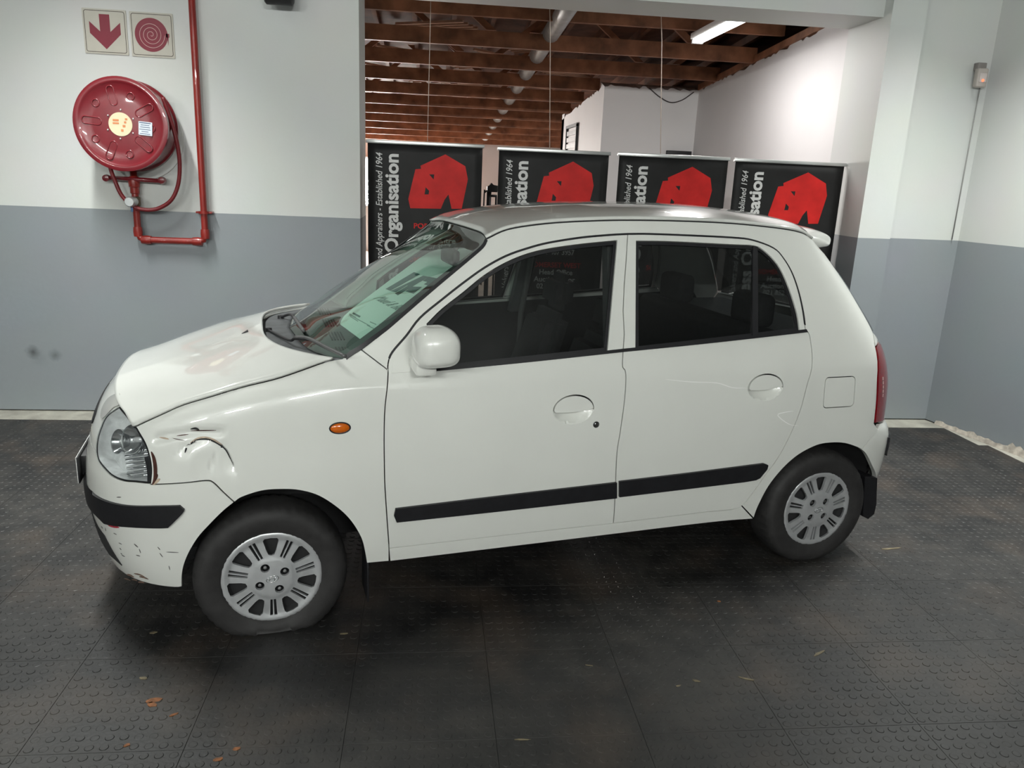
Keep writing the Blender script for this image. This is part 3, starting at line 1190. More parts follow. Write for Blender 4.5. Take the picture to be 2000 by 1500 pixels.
# supply pipe: down from the ceiling, along, up to the valve
pa, pb, pc, pd = at(375, 0, 1, -.05), at(401, 470, 1, -.05), at(268, 470, 1, -.05), at(263, 330, 1, -.05)
X1p, X0p, Zp = (pa[0] + pb[0]) / 2, (pc[0] + pd[0]) / 2, (pb[2] + pc[2]) / 2
pp = empty('fire_supply_pipe', (0, 0, 0))
tag(pp, 'red steel water pipe running down the wall to the hose reel valve', 'pipe')
r_ = .021
cor = lambda c, a, b: [np.array(c) + .05 * (np.array(a) - c) / np.linalg.norm(np.array(a) - c), np.array(c) + .012 * (np.array(a) - c) / np.linalg.norm(np.array(a) - c) + .012 * (np.array(b) - c) / np.linalg.norm(np.array(b) - c), np.array(c) + .05 * (np.array(b) - c) / np.linalg.norm(np.array(b) - c)]
c1, c2 = np.array([X1p, -.05, Zp]), np.array([X0p, -.05, Zp])
top, end = np.array([X1p, -.05, ZC]), np.array([X0p, -.05, RZ - .26])
path = [top, (top + c1) / 2] + cor(c1, top, c2) + [(c1 + c2) / 2] + cor(c2, c1, end) + [c2 + (end - c2) * .6, end]
tube('pipe_run', path, r_, m_pipe, pp, n=16)
for c, ax in ((c1, 'z'), (c2, 'z')):
    lathe('elbow', [(0, -.03), (.026, -.03), (.029, 0), (.026, .03), (0, .03)], m_pipe, pp, 18, ax, tuple(c + [0, 0, .05]))
    s = -1 if c is c1 else 1
    lathe('elbow', [(0, -.03), (.026, -.03), (.029, 0), (.026, .03), (0, .03)], m_pipe, pp, 18, 'x', tuple(c + [s * .05, 0, 0]))
zc_ = at(396, 415, 1, -.05)[2]
lathe('pipe_clip', [(.022, -.008), (.032, -.008), (.032, .008), (.022, .008)], m_pipe, pp, 18, 'z', (X1p, -.05, zc_))
box('clip_lug', (X1p - .05, -.055, zc_ - .006), (X1p + .05, -.0, zc_ + .006), m_pipe, pp, .002)
zv = at(262, 360, 1, -.05)[2]
lathe('union', [(.02, -.06), (.028, -.055), (.028, -.02), (.033, -.015), (.036, .02), (.03, .045), (.024, .05)], m_pipe, pp, 12, 'z', (X0p, -.05, zv))
vz = at(256, 394, 1, -.14)
vv = empty('stop_valve', (vz[0], -.09, vz[2]), parent=pp)
lathe('valve_body', [(0, -.085), (.026, -.085), (.032, -.075), (.032, -.02), (.028, 0)], mat('valve_chrome', (.58, .60, .60, 1), .3, metal=.7), vv, 24, 'y')
box('valve_tag', (-.006, -.05, -.062), (.008, -.045, -.028), mat('tag_blue', (.08, .16, .30, 1), .5), vv, .001)
lathe('valve_collar', [(.022, -.03), (.03, -.025), (.03, .025), (.022, .03)], mat('brass_collar', (.16, .13, .09, 1), .4, metal=.6), vv, 16, 'z', (X0p - vz[0], .04, 0))

# dark ceiling camera at the top edge and the alarm sensor in the corner
cc = at(546, 0, 1, -.15)
cv = empty('wall_camera', (float(cc[0]), 0, float(cc[2]) + .035))
tag(cv, 'black security camera on a bracket high on the white wall', 'camera')
box('bracket', (-.03, -.06, .02), (.03, 0, .08), m_blk, cv, .006)
lathe('camera_body', [(0, -.11), (.05, -.11), (.06, -.10), (.06, .05), (.045, .06), (0, .06)], m_blk, cv, 24, 'x', (0.02, -.13, 0))
box('sunshield', (-.10, -.2, .045), (.09, -.07, .062), m_blk, cv, .008)
tube('arm', [(0, -.03, .04), (0, -.1, .03)], .014, m_blk, cv)
sc_ = at(1918, 152, 1, -.07)
sn = empty('alarm_sensor', (float(sc_[0]), -.03, float(sc_[2])), math.radians(0))
tag(sn, 'small white alarm motion sensor with a red light in the corner', 'sensor')
box('sensor_case', (-.038, -.05, -.062), (.038, .0, .062), mat('sensor_plastic', (.42, .38, .35, 1), .4), sn, .012, 3)
box('mount', (-.03, -.02, .05), (.035, .028, .10), mat('sensor_mount', (.24, .22, .21, 1), .5), sn, .005)
box('lens_window', (-.026, -.053, -.03), (.026, -.049, .03), mat('sensor_lens', (.55, .5, .48, 1), .3), sn, .004)
lathe('indicator_light', [(0, -.006), (.008, -.004), (.009, 0)], mat('red_led', (.8, .1, .05, 1), .3, emit=(1, .12, .05, 1), estr=3), sn, 12, 'y', (0, -.053, -.018))
s0 = at(1914, 170, 1, -.012)
o = tube('sensor_cable', [(s0[0], -.012, s0[2]), (s0[0] + .0, -.012, PAINT_Z + .005)], .004, mat('grey_flex', (.30, .30, .29, 1), .5), n=6)
tag(o, 'thin grey cable running down the wall from the alarm sensor', 'cable')

# ------------------------------------------------------------------ the car
CARLOC = to_world((0, 0, 0))
car = empty('hatchback_car', tuple(CARLOC), ANG)
tag(car, 'white five-door hatchback with dented front wing and flat front tyre parked on the rubber floor', 'car')

# materials
m_paint = mat('white_car_paint', (.72, .73, .69, 1), .30, coat=1.0, var=.025, scale=2.5)
m_trim = mat('black_trim', (.010, .010, .012, 1), .5, var=.2, scale=40, bump=.1, bscale=300)
m_dark = mat('black_underseal_and_gap_shade', (.018, .018, .019, 1), .9, var=.1)  # black parts, and the shade painted behind the panel gaps
m_rubber = mat('tyre_rubber', (.022, .021, .021, 1), .68, var=.25, scale=25, bump=.15, bscale=90)
m_cap = mat('silver_hubcap', (.50, .51, .52, 1), .36, metal=.45, var=.06, scale=30)
m_chrome = mat('chrome', (.72, .73, .74, 1), .12, metal=1., var=.03)
m_amber = mat('amber_lens', (.60, .12, .006, 1), .15, coat=1., var=.12, scale=60)
m_taill = mat('red_lens', (.22, .006, .012, 1), .12, coat=1., var=.1, scale=60)
m_cloth = mat('grey_seat_cloth', (.028, .028, .030, 1), .9, var=.3, scale=60)
m_dash = mat('dash_plastic', (.085, .09, .092, 1), .6, var=.15, scale=30)
m_rust = mat('rusty_edge', (.055, .016, .010, 1), .8, var=.5, scale=90)
m_rustp = mat('pale_primer', (.46, .36, .27, 1), .6, var=.2, scale=60)
g_side = glass_mat('side_glass', (.60, .62, .61, 1), .02)
g_rear = glass_mat('rear_side_glass', (.50, .52, .52, 1), .05)
g_wind = glass_mat('windscreen_glass', (.66, .86, .77, 1), .07)
g_lens = glass_mat('clear_lens', (.93, .95, .95, 1), .03)


def spl(xs, ys):
    xs = np.array(xs, float)
    ys = np.array(ys, float)
    n = len(xs)
    h = np.diff(xs)
    dl = np.diff(ys) / h
    m = np.zeros(n)
    m[0], m[-1] = dl[0], dl[-1]
    for i in range(1, n - 1):
        if dl[i - 1] * dl[i] > 0:
            w1, w2 = 2 * h[i] + h[i - 1], h[i] + 2 * h[i - 1]
            m[i] = (w1 + w2) / (w1 / dl[i - 1] + w2 / dl[i])

    def f(x):
        x = np.clip(np.asarray(x, float), xs[0], xs[-1])
        i = np.clip(np.searchsorted(xs, x) - 1, 0, n - 2)
        t = (x - xs[i]) / h[i]
        t2, t3 = t * t, t * t * t
        return (2 * t3 - 3 * t2 + 1) * ys[i] + (t3 - 2 * t2 + t) * h[i] * m[i] + (-2 * t3 + 3 * t2) * ys[i + 1] + (t3 - t2) * h[i] * m[i + 1]
    return f


def sstep(a, b, x):
    t = np.clip((x - a) / (b - a), 0, 1)
    return t * t * (3 - 2 * t)


# body side surface S(q, z): q is the girth coordinate (equals x along the doors), z the height
X0 = .30
f_xf = spl([.10, .18, .25, .35, .45, .55, .62, .70, .78, .84, .90, .95, 1.0, 1.6],
           [-.59, -.63, -.652, -.67, -.68, -.675, -.660, -.638, -.600, -.548, -.485, -.45, -.44, -.43])
f_xr = spl([.10, .20, .30, .42, .55, .62, .66, .80, .95, 1.05, 1.20, 1.35, 1.46, 1.6],
           [2.80, 2.83, 2.86, 2.885, 2.89, 2.87, 2.83, 2.83, 2.80, 2.75, 2.65, 2.53, 2.43, 2.32])
f_x1 = spl([.1, .9, 1.05, 1.2, 1.46, 1.6], [2.20, 2.20, 2.15, 2.05, 1.95, 1.9])
f_zc = spl([-.6, -.35, -.15, .06, .26, .45], [.777, .835, .884, .922, .957, 1.0])


def girth(n, m, A, B):
    ph = np.linspace(0, np.pi / 2, 4001)
    c, s = np.cos(ph) ** (2 / n), np.sin(ph) ** (2 / m)
    L = np.r_[0, np.cumsum(np.hypot(np.diff(c * A), np.diff(s * B)))]
    return L[-1], L / L[-1], c, s


LF, tF, cF, sF = girth(4.0, 2.6, .95, .74)
LR, tR, cR, sR = girth(6.0, 3.4, .62, .74)
QF, QR = X0 - LF, 2.2 + LR
DENT = False
TEAR = None


def half_width(x, z):
    t = (z - .92) / .56
    lo = .755 - .28 * (z - .6) ** 2
    hi = .726 - .15 * t - .05 * t * t - .05 * np.clip((1.3 - x) / .5, 0, 3) ** 2 * t * .9
    w = np.where(z < .92, lo, hi)
    k = 1.75 * (1 - sstep(.20, .45, x)) * (.6 + .4 * sstep(-.50, -.22, x))
    s = .014
    a = (z - f_zc(x)) / s
    return w - k * s * np.where(a > 30, a, np.log1p(np.exp(np.clip(a, -50, 30))))


def seg_dist(px, pz, line):
    """signed-side distance to a polyline (positive below/right)"""
    best = np.full(px.shape, 9.)
    side = np.zeros(px.shape)
    for a, b in zip(line[:-1], line[1:]):
        d = b - a
        t = np.clip(((px - a[0]) * d[0] + (pz - a[1]) * d[1]) / (d @ d), 0, 1)
        ex, ez = px - a[0] - t * d[0], pz - a[1] - t * d[1]
        r = np.hypot(ex, ez)
        c = d[0] * ez - d[1] * ex
        m = r < best
        best = np.where(m, r, best)
        side = np.where(m, c, side)
    return best, side


def dent_depth(q, z):
    d, side = seg_dist(q, z, TEAR)
    below = side < 0
    D = np.where(below, .016 * np.exp(-(d / .035) ** 1.5), .004 * np.exp(-(d / .02) ** 2))
    g, _ = seg_dist(q, z, GROOVE)
    D = D + .011 * np.exp(-(g / .016) ** 2)
    D = D + .010 * np.exp(-(((q - DC[0]) / .055) ** 2 + ((z - DC[1]) / .05) ** 2))
    D = D - .005 * np.exp(-(((q - DC[0] + .075) / .03) ** 2 + ((z - DC[1] - .01) / .05) ** 2))
    # creased ridge under the tear
    D = D + .004 * np.exp(-((q - DC[0] - .005 - .25 * (z - DC[1])) / .007) ** 2) * np.exp(-((z - DC[1]) / .035) ** 2)
    return D


def S(q, z):
    q, z = np.broadcast_arrays(np.asarray(q, float), np.asarray(z, float))
    X1 = f_x1(z)
    a = np.clip((X0 - q) / LF, 0, 1)
    b = np.clip((q - 2.2) / LR, 0, 1)
    u, g = np.interp(1 - a, tF, cF), np.interp(1 - a, tF, sF)
    ur, gr = np.interp(1 - b, tR, cR), np.interp(1 - b, tR, sR)
    x = np.where(q < X0, X0 - (X0 - f_xf(z)) * u, np.where(q > 2.2, X1 + (f_xr(z) - X1) * ur, X0 + (q - X0) * (X1 - X0) / (2.2 - X0)))
    y = -half_width(x, z) * np.where(q < X0, g, np.where(q > 2.2, gr, 1))
    if DENT:
        y = y + dent_depth(q, z)
    return np.stack([x, y, z], -1)


def SN(q, z, e=3e-4):
    q, z = np.asarray(q, float), np.asarray(z, float)
    n = np.cross(S(q + e, z) - S(q - e, z), S(q, z + e) - S(q, z - e))
    return n / (np.linalg.norm(n, axis=-1, keepdims=True) + 1e-12)


def US1(x, y):
    o, d = ray(x, y)
    t = (-.72 - o[1]) / d[1]
    P = o + t * d
    v = np.array([P[0] if P[0] > -.3 else -.3 - (-.3 - P[0]) * 1.2, P[2], t])
    f = lambda v: S(v[0], v[1]) - o - v[2] * d
    for _ in range(40):
        r = f(v)
        if np.abs(r).max() < 1e-6:
            break
        J = np.stack([(f(v + e) - r) / 1e-5 for e in np.eye(3) * 1e-5], 1)
        v = v + .8 * np.clip(np.linalg.lstsq(J, -r, rcond=None)[0], -.15, .15)
    else:
        if np.abs(f(v)).max() > .004:
            print('US miss', x, y, np.abs(f(v)).max())
    return v[:2]


def US(pts):
    return np.array([US1(*p) for p in pts])


def cv(pts, n=5):                                    # pixel curve -> smooth (q,z) curve
    return smooth_path(US(pts), n)


def cvq(pts, n=5):
    return smooth_path(np.array(pts, float), n)


def chain(*cs):
    return clean(np.concatenate([np.atleast_2d(c) for c in cs]), 6e-4)


GAP = .0021
pnl = lambda name, loops, material=None, parent=None, **k: sheet(name, loops, S, SN, material or m_paint, parent or car, **k)

# --- traced panel lines
c_gap = cv([(264, 834), (287, 823), (324, 806), (361, 790), (417, 773), (473, 756), (548, 737), (634, 707), (668, 700)])
c_hl_r = cv([(294, 944), (296, 916), (292, 890), (283, 864), (268, 838), (264, 834)])
c_hl_t = cv([(264, 834), (249, 812), (234, 793)])
c_hl_l = cv([(234, 793), (208, 812), (197, 834), (190, 857), (188, 879), (191, 898), (203, 915), (219, 930), (242, 939), (264, 941), (294, 944)])
c_seamb = cv([(294, 946), (361, 943), (402, 939), (417, 943), (436, 961), (458, 981)])
ARCF, ARCR = (.017, .237, .335), (2.378, .255, .338)
c_archf_l = cv([(458, 981), (436, 999), (410, 1025), (387, 1051), (369, 1081), (358, 1111), (356, 1146)])
c_archf_r = cv([(458, 981), (473, 971), (511, 959), (548, 956), (585, 958), (623, 969), (660, 993), (686, 1019), (705, 1051), (712, 1077), (716, 1100)])
c_doorf = cv([(758, 729), (751, 812), (751, 924), (755, 999), (760, 1071)])
c_apil = cv([(675, 699), (706, 678), (752, 644), (807, 597), (862, 550), (917, 504), (942, 482), (950, 468)])
c_gut = cv([(950, 466), (990, 448), (1050, 438), (1110, 433), (1190, 430), (1270, 430), (1350, 432), (1430, 436), (1510, 444), (1550, 450)], 4)
c_gut = np.concatenate([c_gut, cvq([c_gut[-1], (2.64, 1.479), (2.69, 1.455)], 4)[1:]])
c_qed = np.concatenate([[c_gut[-1]], cvq([(2.722, 1.39), (2.722, 1.253), (2.712, 1.165), (2.700, 1.09), (2.695, 1.06)], 4)])
c_dtop = cv([(758, 729), (758, 710), (766, 688), (794, 655), (820, 621), (862, 586), (904, 553), (946, 523), (988, 500), (1030, 485), (1072, 474), (1135, 464), (1190, 459), (1226, 457)], 4)
c_dtop2 = cv([(1226, 457), (1270, 457), (1350, 460), (1430, 464), (1470, 469), (1510, 484), (1530, 504), (1550, 540), (1566, 596), (1573, 647)], 4)
c_seam = cv([(1226, 457), (1217, 687), (1222, 728), (1220, 780), (1212, 840), (1204, 900), (1198, 1022)], 5)
c_rdoor = cv([(1573, 647), (1580, 652), (1585, 680), (1578, 746), (1564, 798), (1543, 850), (1519, 895), (1494, 929), (1467, 967), (1449, 988), (1429, 995), (1380, 1000)], 5)
c_dbot = cv([(760, 1071), (980, 1046), (1198, 1022)])
c_dbot2 = cv([(1198, 1022), (1290, 1011), (1380, 1000)])
c_archr = cv([(1472, 1012), (1481, 988), (1501, 950), (1529, 915), (1560, 888), (1595, 870), (1623, 865), (1650, 866), (1675, 874), (1682, 878)])
c_archr2 = cv([(1682, 878), (1692, 888), (1704, 912), (1711, 934)])
fg = US([(834, 633), (862, 605), (904, 572), (946, 538), (988, 513), (1030, 496), (1072, 486), (1135, 477), (1205, 470), (1186, 685), (839, 722)])
c_fglass = chain(smooth_path(fg[:9], 4), fg[9], fg[10])
rg = US([(1243, 471), (1310, 472), (1430, 478), (1470, 480), (1490, 488), (1518, 516), (1538, 556), (1554, 604), (1561, 646), (1470, 657), (1350, 671), (1242, 683)])
c_rglass = chain(smooth_path(rg[:9], 4), rg[9:])

TEAR = smooth_path(US([(362, 874), (370, 868), (380, 862), (393, 860), (410, 861), (427, 869), (441, 880), (450, 897), (456, 910)]), 3)
GROOVE = US([(308, 857), (340, 850), (375, 845), (430, 846)])
DC = US1(412, 905)

# --- front wing (dented on the near side)
fender = chain(c_gap, US([(703, 681), (757, 722)]), c_doorf, US([(760, 1096), (716, 1100)]), c_archf_r[::-1], c_seamb[::-1], c_hl_r)
DENT = True
wing = pnl('front_wing', [fender], h=.010, gap=GAP, flange=.018)
wing['label'] = 'dented near-side front wing with a torn crease'
DENT = False
s3 = np.array([1, -1, 1.])


def right_only(name, loops, material, parent, **k):
    k2 = dict(k)
    o = pnl(name, loops, material, parent, mirror=parent, **k2)
    bpy.data.objects.remove(o)


def both(name, loops, material=None, pl=None, pr=None, **k):
    """near-side panel and its mirrored far-side twin; returns both"""
    before = set(bpy.data.objects)
    o = sheet(name, loops, S, SN, material or m_paint, pl or car, mirror=(pr or pl or car), **k)
    tw = [x for x in bpy.data.objects if x not in before and x is not o]
    return o, tw[0]


_, wingR = both('front_wing', [fender], h=.03, gap=GAP, flange=.018)
bpy.data.objects.remove(_)

# --- doors
fd = chain(c_doorf, c_dbot, c_seam[::-1], c_dtop[::-1])
HF, HR = US1(1120, 800), US1(1495, 757)
eF, eR = ellipse(HF[0] + .001, HF[1], .084, .056, 40, 0, .05), ellipse(HR[0] + .001, HR[1], .086, .056, 40, 0, .05)
doorL, doorR = both('front_door', [fd, c_fglass, eF], h=.035, gap=GAP, flange=.016)
rd_ = chain(c_seam, c_dbot2, c_rdoor[::-1], c_dtop2[::-1])
rdoorL, rdoorR = both('rear_door', [rd_, c_rglass, eR], h=.035, gap=GAP, flange=.016)

for (dl, dr, hole, c0, el, gm) in ((doorL, doorR, c_fglass, HF, eF, g_side), (rdoorL, rdoorR, c_rglass, HR, eR, g_rear)):
    both('window_glass', [inset(hole, .004)], gm, dl, dr, h=.08, off=-.010, flange=0)
    both('window_seal', [inset(hole, .0005), inset(hole, .0125)], m_trim, dl, dr, h=None, off=-.005, flange=.008)
    # bowl and pull flap of the handle

    def bowl(q, z, c0=c0):
        P = S(q, z)
        r2 = ((q - c0[0]) / .086) ** 2 + ((z - c0[1]) / .058) ** 2
        P[..., 1] += .034 * np.clip(1 - r2, 0, 1) ** .8 + .001
        return P

    def bowln(q, z, f=bowl, e=5e-4):
        n = np.cross(f(q + e, z) - f(q - e, z), f(q, z + e) - f(q, z - e))
        return n / (np.linalg.norm(n, axis=-1, keepdims=True) + 1e-12)
    for par, sgn in ((dl, 1), (dr, -1)):
        lowh = el[:, 1] < c0[1] + .004
        blp = np.where(lowh[:, None], inset(el, -.003), inset(el, .010))     # open slot above the flap
        o = sheet('handle_bowl', [blp], bowl, bowln, m_paint, par, h=.010, flange=0)
        top = []
        for k in range(33):                       # upper flap with its wavy lower lip
            t = math.pi * k / 32
            top.append((c0[0] + .001 + .0812 * math.cos(t + .05), c0[1] + .0530 * math.sin(t + .05)))
        lip = [(c0[0] - .082 + .164 * k / 20, c0[1] - .008 + .010 * (k / 20) - .006 * math.sin(k / 20 * math.pi)) for k in range(1, 20)]
        o2 = sheet('handle', [chain(np.array(top), np.array(lip))], S, SN, m_paint, par, h=.012, off=.004, flange=.036)
        if sgn < 0:
            for ob in (o, o2):
                ob.data.transform(Matrix.Diagonal((1, -1, 1, 1)))
                ob.data.flip_normals()
# lock barrel
lk = US1(1164, 829)
lp_ = S(*lk)
lathe('door_lock', [(0, -.004), (.006, -.004), (.0065, -.002), (.013, -.003), (.014, 0), (.014, .01)], m_chrome, doorL, 20, 'y', tuple(lp_))
lathe('door_lock', [(0, .004), (.006, .004), (.013, .003), (.014, 0)], m_chrome, doorR, 20, 'y', tuple(lp_ * s3))
# divider bar and fixed quarter light in the rear door
dv = chain(US([(1471, 480), (1480, 482), (1481, 655), (1470, 657)]))
both('window_divider', [dv], m_trim, rdoorL, rdoorR, h=None, off=.0, flange=.012)
# belt strips
b1 = US([(838, 719), (1000, 704), (1190, 684), (1217, 681)])
b2 = US([(1217, 681), (1350, 668), (1470, 655), (1574, 643)])
for (c, dl, dr) in ((b1, doorL, doorR), (b2, rdoorL, rdoorR)):
    lo_ = c - [0, .0125]
    both('belt_strip', [chain(smooth_path(c, 5), smooth_path(lo_, 5)[::-1])], m_trim, dl, dr, h=None, off=.004, flange=.01)
# black rubbing strips
r1 = chain(cvq(US([(772, 992), (980, 967), (1203, 941)])), cvq(US([(1203, 971), (980, 996), (774, 1018)])), US([(769, 1006)]))
r2 = chain(cvq(US([(1208, 939), (1350, 922), (1490, 904)])), US([(1498, 907), (1496, 915), (1482, 932), (1474, 936)]), cvq(US([(1450, 940), (1350, 952), (1208, 969)])))
both('rubbing_strip', [r1], m_trim, doorL, doorR, h=.03, off=.011, flange=.012)
both('rubbing_strip', [r2], m_trim, rdoorL, rdoorR, h=.03, off=.011, flange=.012)

# --- body side: A-pillar, cant rail, rear quarter
tail_in = cvq([(2.695, 1.06), (2.660, 1.02), (2.645, 1.00), (2.602, .866), (2.602, .746), (2.604, .660)], 4)
fu = US([(1606, 797), (1610, 736), (1672, 734), (1668, 796)])
fc = fu.mean(0)
fuel = rrect(.160, .132, .018) + fc
fuel[:, 0] += .10 * (fuel[:, 1] - fc[1]) * .4
qtr = chain(US([(703, 681)]), c_apil[5:], c_gut, c_qed, tail_in, [(2.615, .628)], c_archr[::-1], US([(1449, 988)]), c_rdoor[::-1][10:], c_dtop2[::-1], c_dtop[::-1], US([(757, 722)]))
qL, qR = both('body_side', [qtr, fuel], h=.032, gap=GAP, flange=.018)
both('fuel_flap', [inset(fuel, .0018)], m_paint, qL, None, h=.05, off=-.0005, flange=.01)[1]
sill = chain(US([(760, 1073)]), c_dbot, c_dbot2, US([(1429, 996), (1449, 989), (1471, 1013)]), cv([(1471, 1013), (1380, 1021), (1100, 1055), (762, 1096)]))
both('sill', [sill], h=.03, gap=GAP * .6, flange=.03)
# black shut-line seal around the door tops


def ribbon(name, c, w, off, material, pl, pr):
    t = np.gradient(c, axis=0)
    n = np.stack([-t[:, 1], t[:, 0]], 1)
    n /= np.linalg.norm(n, axis=1, keepdims=True) + 1e-12
    return both(name, [chain(c + n * w / 2, (c - n * w / 2)[::-1])], material, pl, pr, h=None, off=off, flange=.004)


ribbon('door_seal', np.concatenate([c_dtop[6:], c_dtop2[1:-1]]), .0075, .0006, m_trim, qL, qR)
ribbon('roof_gutter', c_gut[:-3], .0075, .001, m_trim, qL, qR)
ribbon('windscreen_seal', c_apil, .012, .002, m_trim, qL, qR)

# --- front bumper, nose, lamps
bz = .650
c_btop = chain(c_hl_l[c_hl_l[:, 1] < .66][:1])
hl_low = c_hl_l[np.argmin(np.abs(c_hl_l[:, 1] - bz) + (np.arange(len(c_hl_l)) < len(c_hl_l) * .35) * 9):]
bum = chain([(QF, bz)], [(hl_low[0][0] - .1, bz)], hl_low, c_seamb, c_archf_l, cvq([c_archf_l[-1], (-.36, .178), (-.46, .176), (-.60, .176), (-.8, .176), (QF, .176)], 3))
bumper = pnl('front_bumper', [bum], h=.03, gap=.0025, flange=.006, join=True, keep=(QF,))
bt = cv([(186, 965), (212, 978), (249, 986), (305, 987), (352, 986)])
bb = cv([(361, 994), (357, 1002), (333, 1026), (326, 1029), (287, 1029), (249, 1027), (208, 1021)])
strip = chain([(QF, bt[0][1] + .004)], bt, bb, [(QF, bb[-1][1] - .002)])
pnl('bumper_strip', [strip], m_trim, bumper, h=.03, off=.010, flange=.012, join=True)
lg = chain(cv([(205, 1046), (222, 1078), (239, 1104)]), [(-.80, .250), (QF, .250), (QF, .375), (-.80, .372)])
pnl('lower_grille', [lg], m_dark, bumper, h=.025, off=.003, flange=.006, join=True)
ng = len(c_hl_t)
nose_top = cvq([c_hl_t[-1], (-.79, .832), (-.92, .838), (QF, .840)], 5)
hl_up = c_hl_l[:len(c_hl_l) - len(hl_low) + 1]
nose = chain([(QF, bz + .001)], [(hl_low[0][0] - .1, bz + .001)], hl_up[::-1], nose_top)
nosep = pnl('nose_panel', [nose], h=.03, gap=.001, flange=.012, join=True, keep=(QF,))
gr = chain(cvq([(QF, .682), (-1.0, .684), (-.90, .692), (-.865, .715), (-.88, .745), (-.97, .765), (QF, .770)], 4))
gro = pnl('grille', [gr], m_trim, nosep, h=.02, off=.004, flange=.008, join=True)
pl_ = empty('number_plate', (0, 0, 0), parent=car)
box('plate', (-.693, -.25, .455), (-.687, .25, .560), m_trim, pl_, .002)
box('plate_face', (-.6955, -.25, .455), (-.6931, .25, .560), m_white, pl_, .0008)
box('plate_bracket', (-.702, -.20, .47), (-.66, .20, .55), m_trim, pl_, .004)

hl = chain(c_hl_l, c_hl_r[1:], c_hl_t[1:])
m_refl = mat('lamp_reflector', (.74, .75, .75, 1), .28, metal=.35, var=.15, scale=40)
hlL, hlR = both('headlight', [inset(hl, .0015), inset(hl, .0045)], m_trim, car, car, h=None, off=-.001, flange=.006)
both('lamp_housing', [inset(hl, .003), inset(hl, .0048)], m_refl, hlL, hlR, h=None, off=-.004, flange=.055)
both('reflector', [inset(hl, .004)], m_refl, hlL, hlR, h=.02, off=-.055, flange=-.045)
both('lens', [inset(hl, .003)], g_lens, hlL, hlR, h=.03, off=.003, flange=.004)
# inner bowls, ribs and bulb
hc1, hc2 = US1(250, 858), US1(222, 862)
for par, sg in ((hlL, 1), (hlR, -1)):
    for c_, rad in ((hc1, .048), (hc2, .040)):
        P, N = S(*c_), SN(*c_)
        ctr = (P - .052 * N) * [1, sg, 1]
        nn = Vector(N * [1, sg, 1])
        o = lathe('lamp_bowl', [(.004, 0), (.02, .004), (rad * .75, .016), (rad, .036), (rad + .004, .037), (rad + .004, .02), (rad * .7, 0)], m_chrome, par, 28, 'z')
        o.data.transform(Matrix.Translation(Vector(ctr)) @ nn.to_track_quat('Z', 'Y').to_matrix().to_4x4())
        o = lathe('bulb', [(0, .034), (.006, .030), (.009, .022), (.009, .0)], mat('bulb_glass', (.6, .6, .6, 1), .1, metal=.3), par, 14, 'z')
        o.data.transform(Matrix.Translation(Vector(ctr)) @ nn.to_track_quat('Z', 'Y').to_matrix().to_4x4())
    for k in range(7):
        y0 = 880 + k * 8.6
        a, b = US1(226 + k * 1.2, y0 + 4), US1(281, y0)
        pa_, pb_ = S(*a) - .036 * SN(*a), S(*b) - .036 * SN(*b)
        tube('reflector_rib', [pa_ * [1, sg, 1], (pa_ + pb_) / 2 * [1, sg, 1], pb_ * [1, sg, 1]], .0055, m_chrome, par, n=8)
dk = chain(cv([(281, 893), (286, 918), (287, 942)]), US([(294, 943)]), cv([(294, 930), (294, 910), (290, 890)]))
both('marker_strip', [dk], m_trim, hlL, hlR, h=None, off=-.002, flange=.02)
# side repeater
sp_ = US1(664, 836)
for sg in (1, -1):
    P = S(*sp_) * [1, sg, 1]
    bm = bmesh.new()
    bmesh.ops.create_uvsphere(bm, u_segments=24, v_segments=12, radius=1)
    for v in bm.verts:
        v.co = Vector((P[0] + v.co.x * .034, P[1] + v.co.y * .010, P[2] + v.co.z * .0185))
    rp_ = bmobj('side_repeater', bm, m_amber, car, True)
    rp_['label'] = 'amber side repeater lamp'
    ring = ellipse(0, 0, .0355, .020, 32)
    tube('repeater_gasket', [(P[0] + a, P[1] - sg * .0005, P[2] + b) for a, b in np.vstack([ring, ring[:1]])], .0028, m_trim, rp_, n=6, cap=False)

# --- rear bumper, lamps, tailgate
rb = chain([(2.613, .630), (2.66, .652), (2.72, .646), (QR, .644)], [(QR, .20), (2.95, .21), (2.80, .235), (2.735, .27), (2.69, .335)], c_archr2[::-1])
rbump = pnl('rear_bumper', [rb], h=.03, gap=GAP, flange=.02, join=True, keep=(QR,))
pnl('bumper_strip', [chain([(2.700, .572), (QR, .575), (QR, .472), (2.735, .472), (2.705, .50)])], m_trim, rbump, h=.04, off=.010, flange=.014, join=True)
tl = chain(cvq([(2.650, .998), (2.607, .866), (2.607, .746), (2.609, .664)], 4), [(2.72, .652), (2.86, .66)], cvq([(2.86, .66), (2.88, .8), (2.83, .92), (2.79, .998)], 4))
tlL, tlR = both('tail_light', [tl], m_taill, car, car, h=.03, off=.004, flange=.02)
wl = chain([(2.69, .86), (2.80, .86), (2.80, .775), (2.685, .775)])
m_clr = mat('clear_tail_lens', (.62, .58, .56, 1), .15, coat=1.)
for k in range(5):
    zz = .868 - k * .019
    both('clear_band', [chain([(2.640 + k * .001, zz), (2.80, zz), (2.80, zz - .0145), (2.640 + k * .001, zz - .0145)])], m_clr, tlL, tlR, h=.04, off=.006, flange=.003)
tg = chain([(2.697, 1.055), (2.665, 1.020), (2.655, 1.003), (2.79, 1.003), (2.835, .92), (2.886, .8), (2.866, .66), (2.72, .645), (QR, .645), (QR, 1.055)])
tgate = pnl('tailgate', [tg], h=.04, gap=.001, flange=.012, join=True, keep=(QR,))

# --- roof, windscreen, bonnet (patches between traced edges)
mir = lambda c: np.array(c) * s3
E3 = lambda c: S(c[:, 0], c[:, 1])
gut3 = E3(c_gut)
ap3 = E3(c_apil)
qed3 = E3(c_qed)


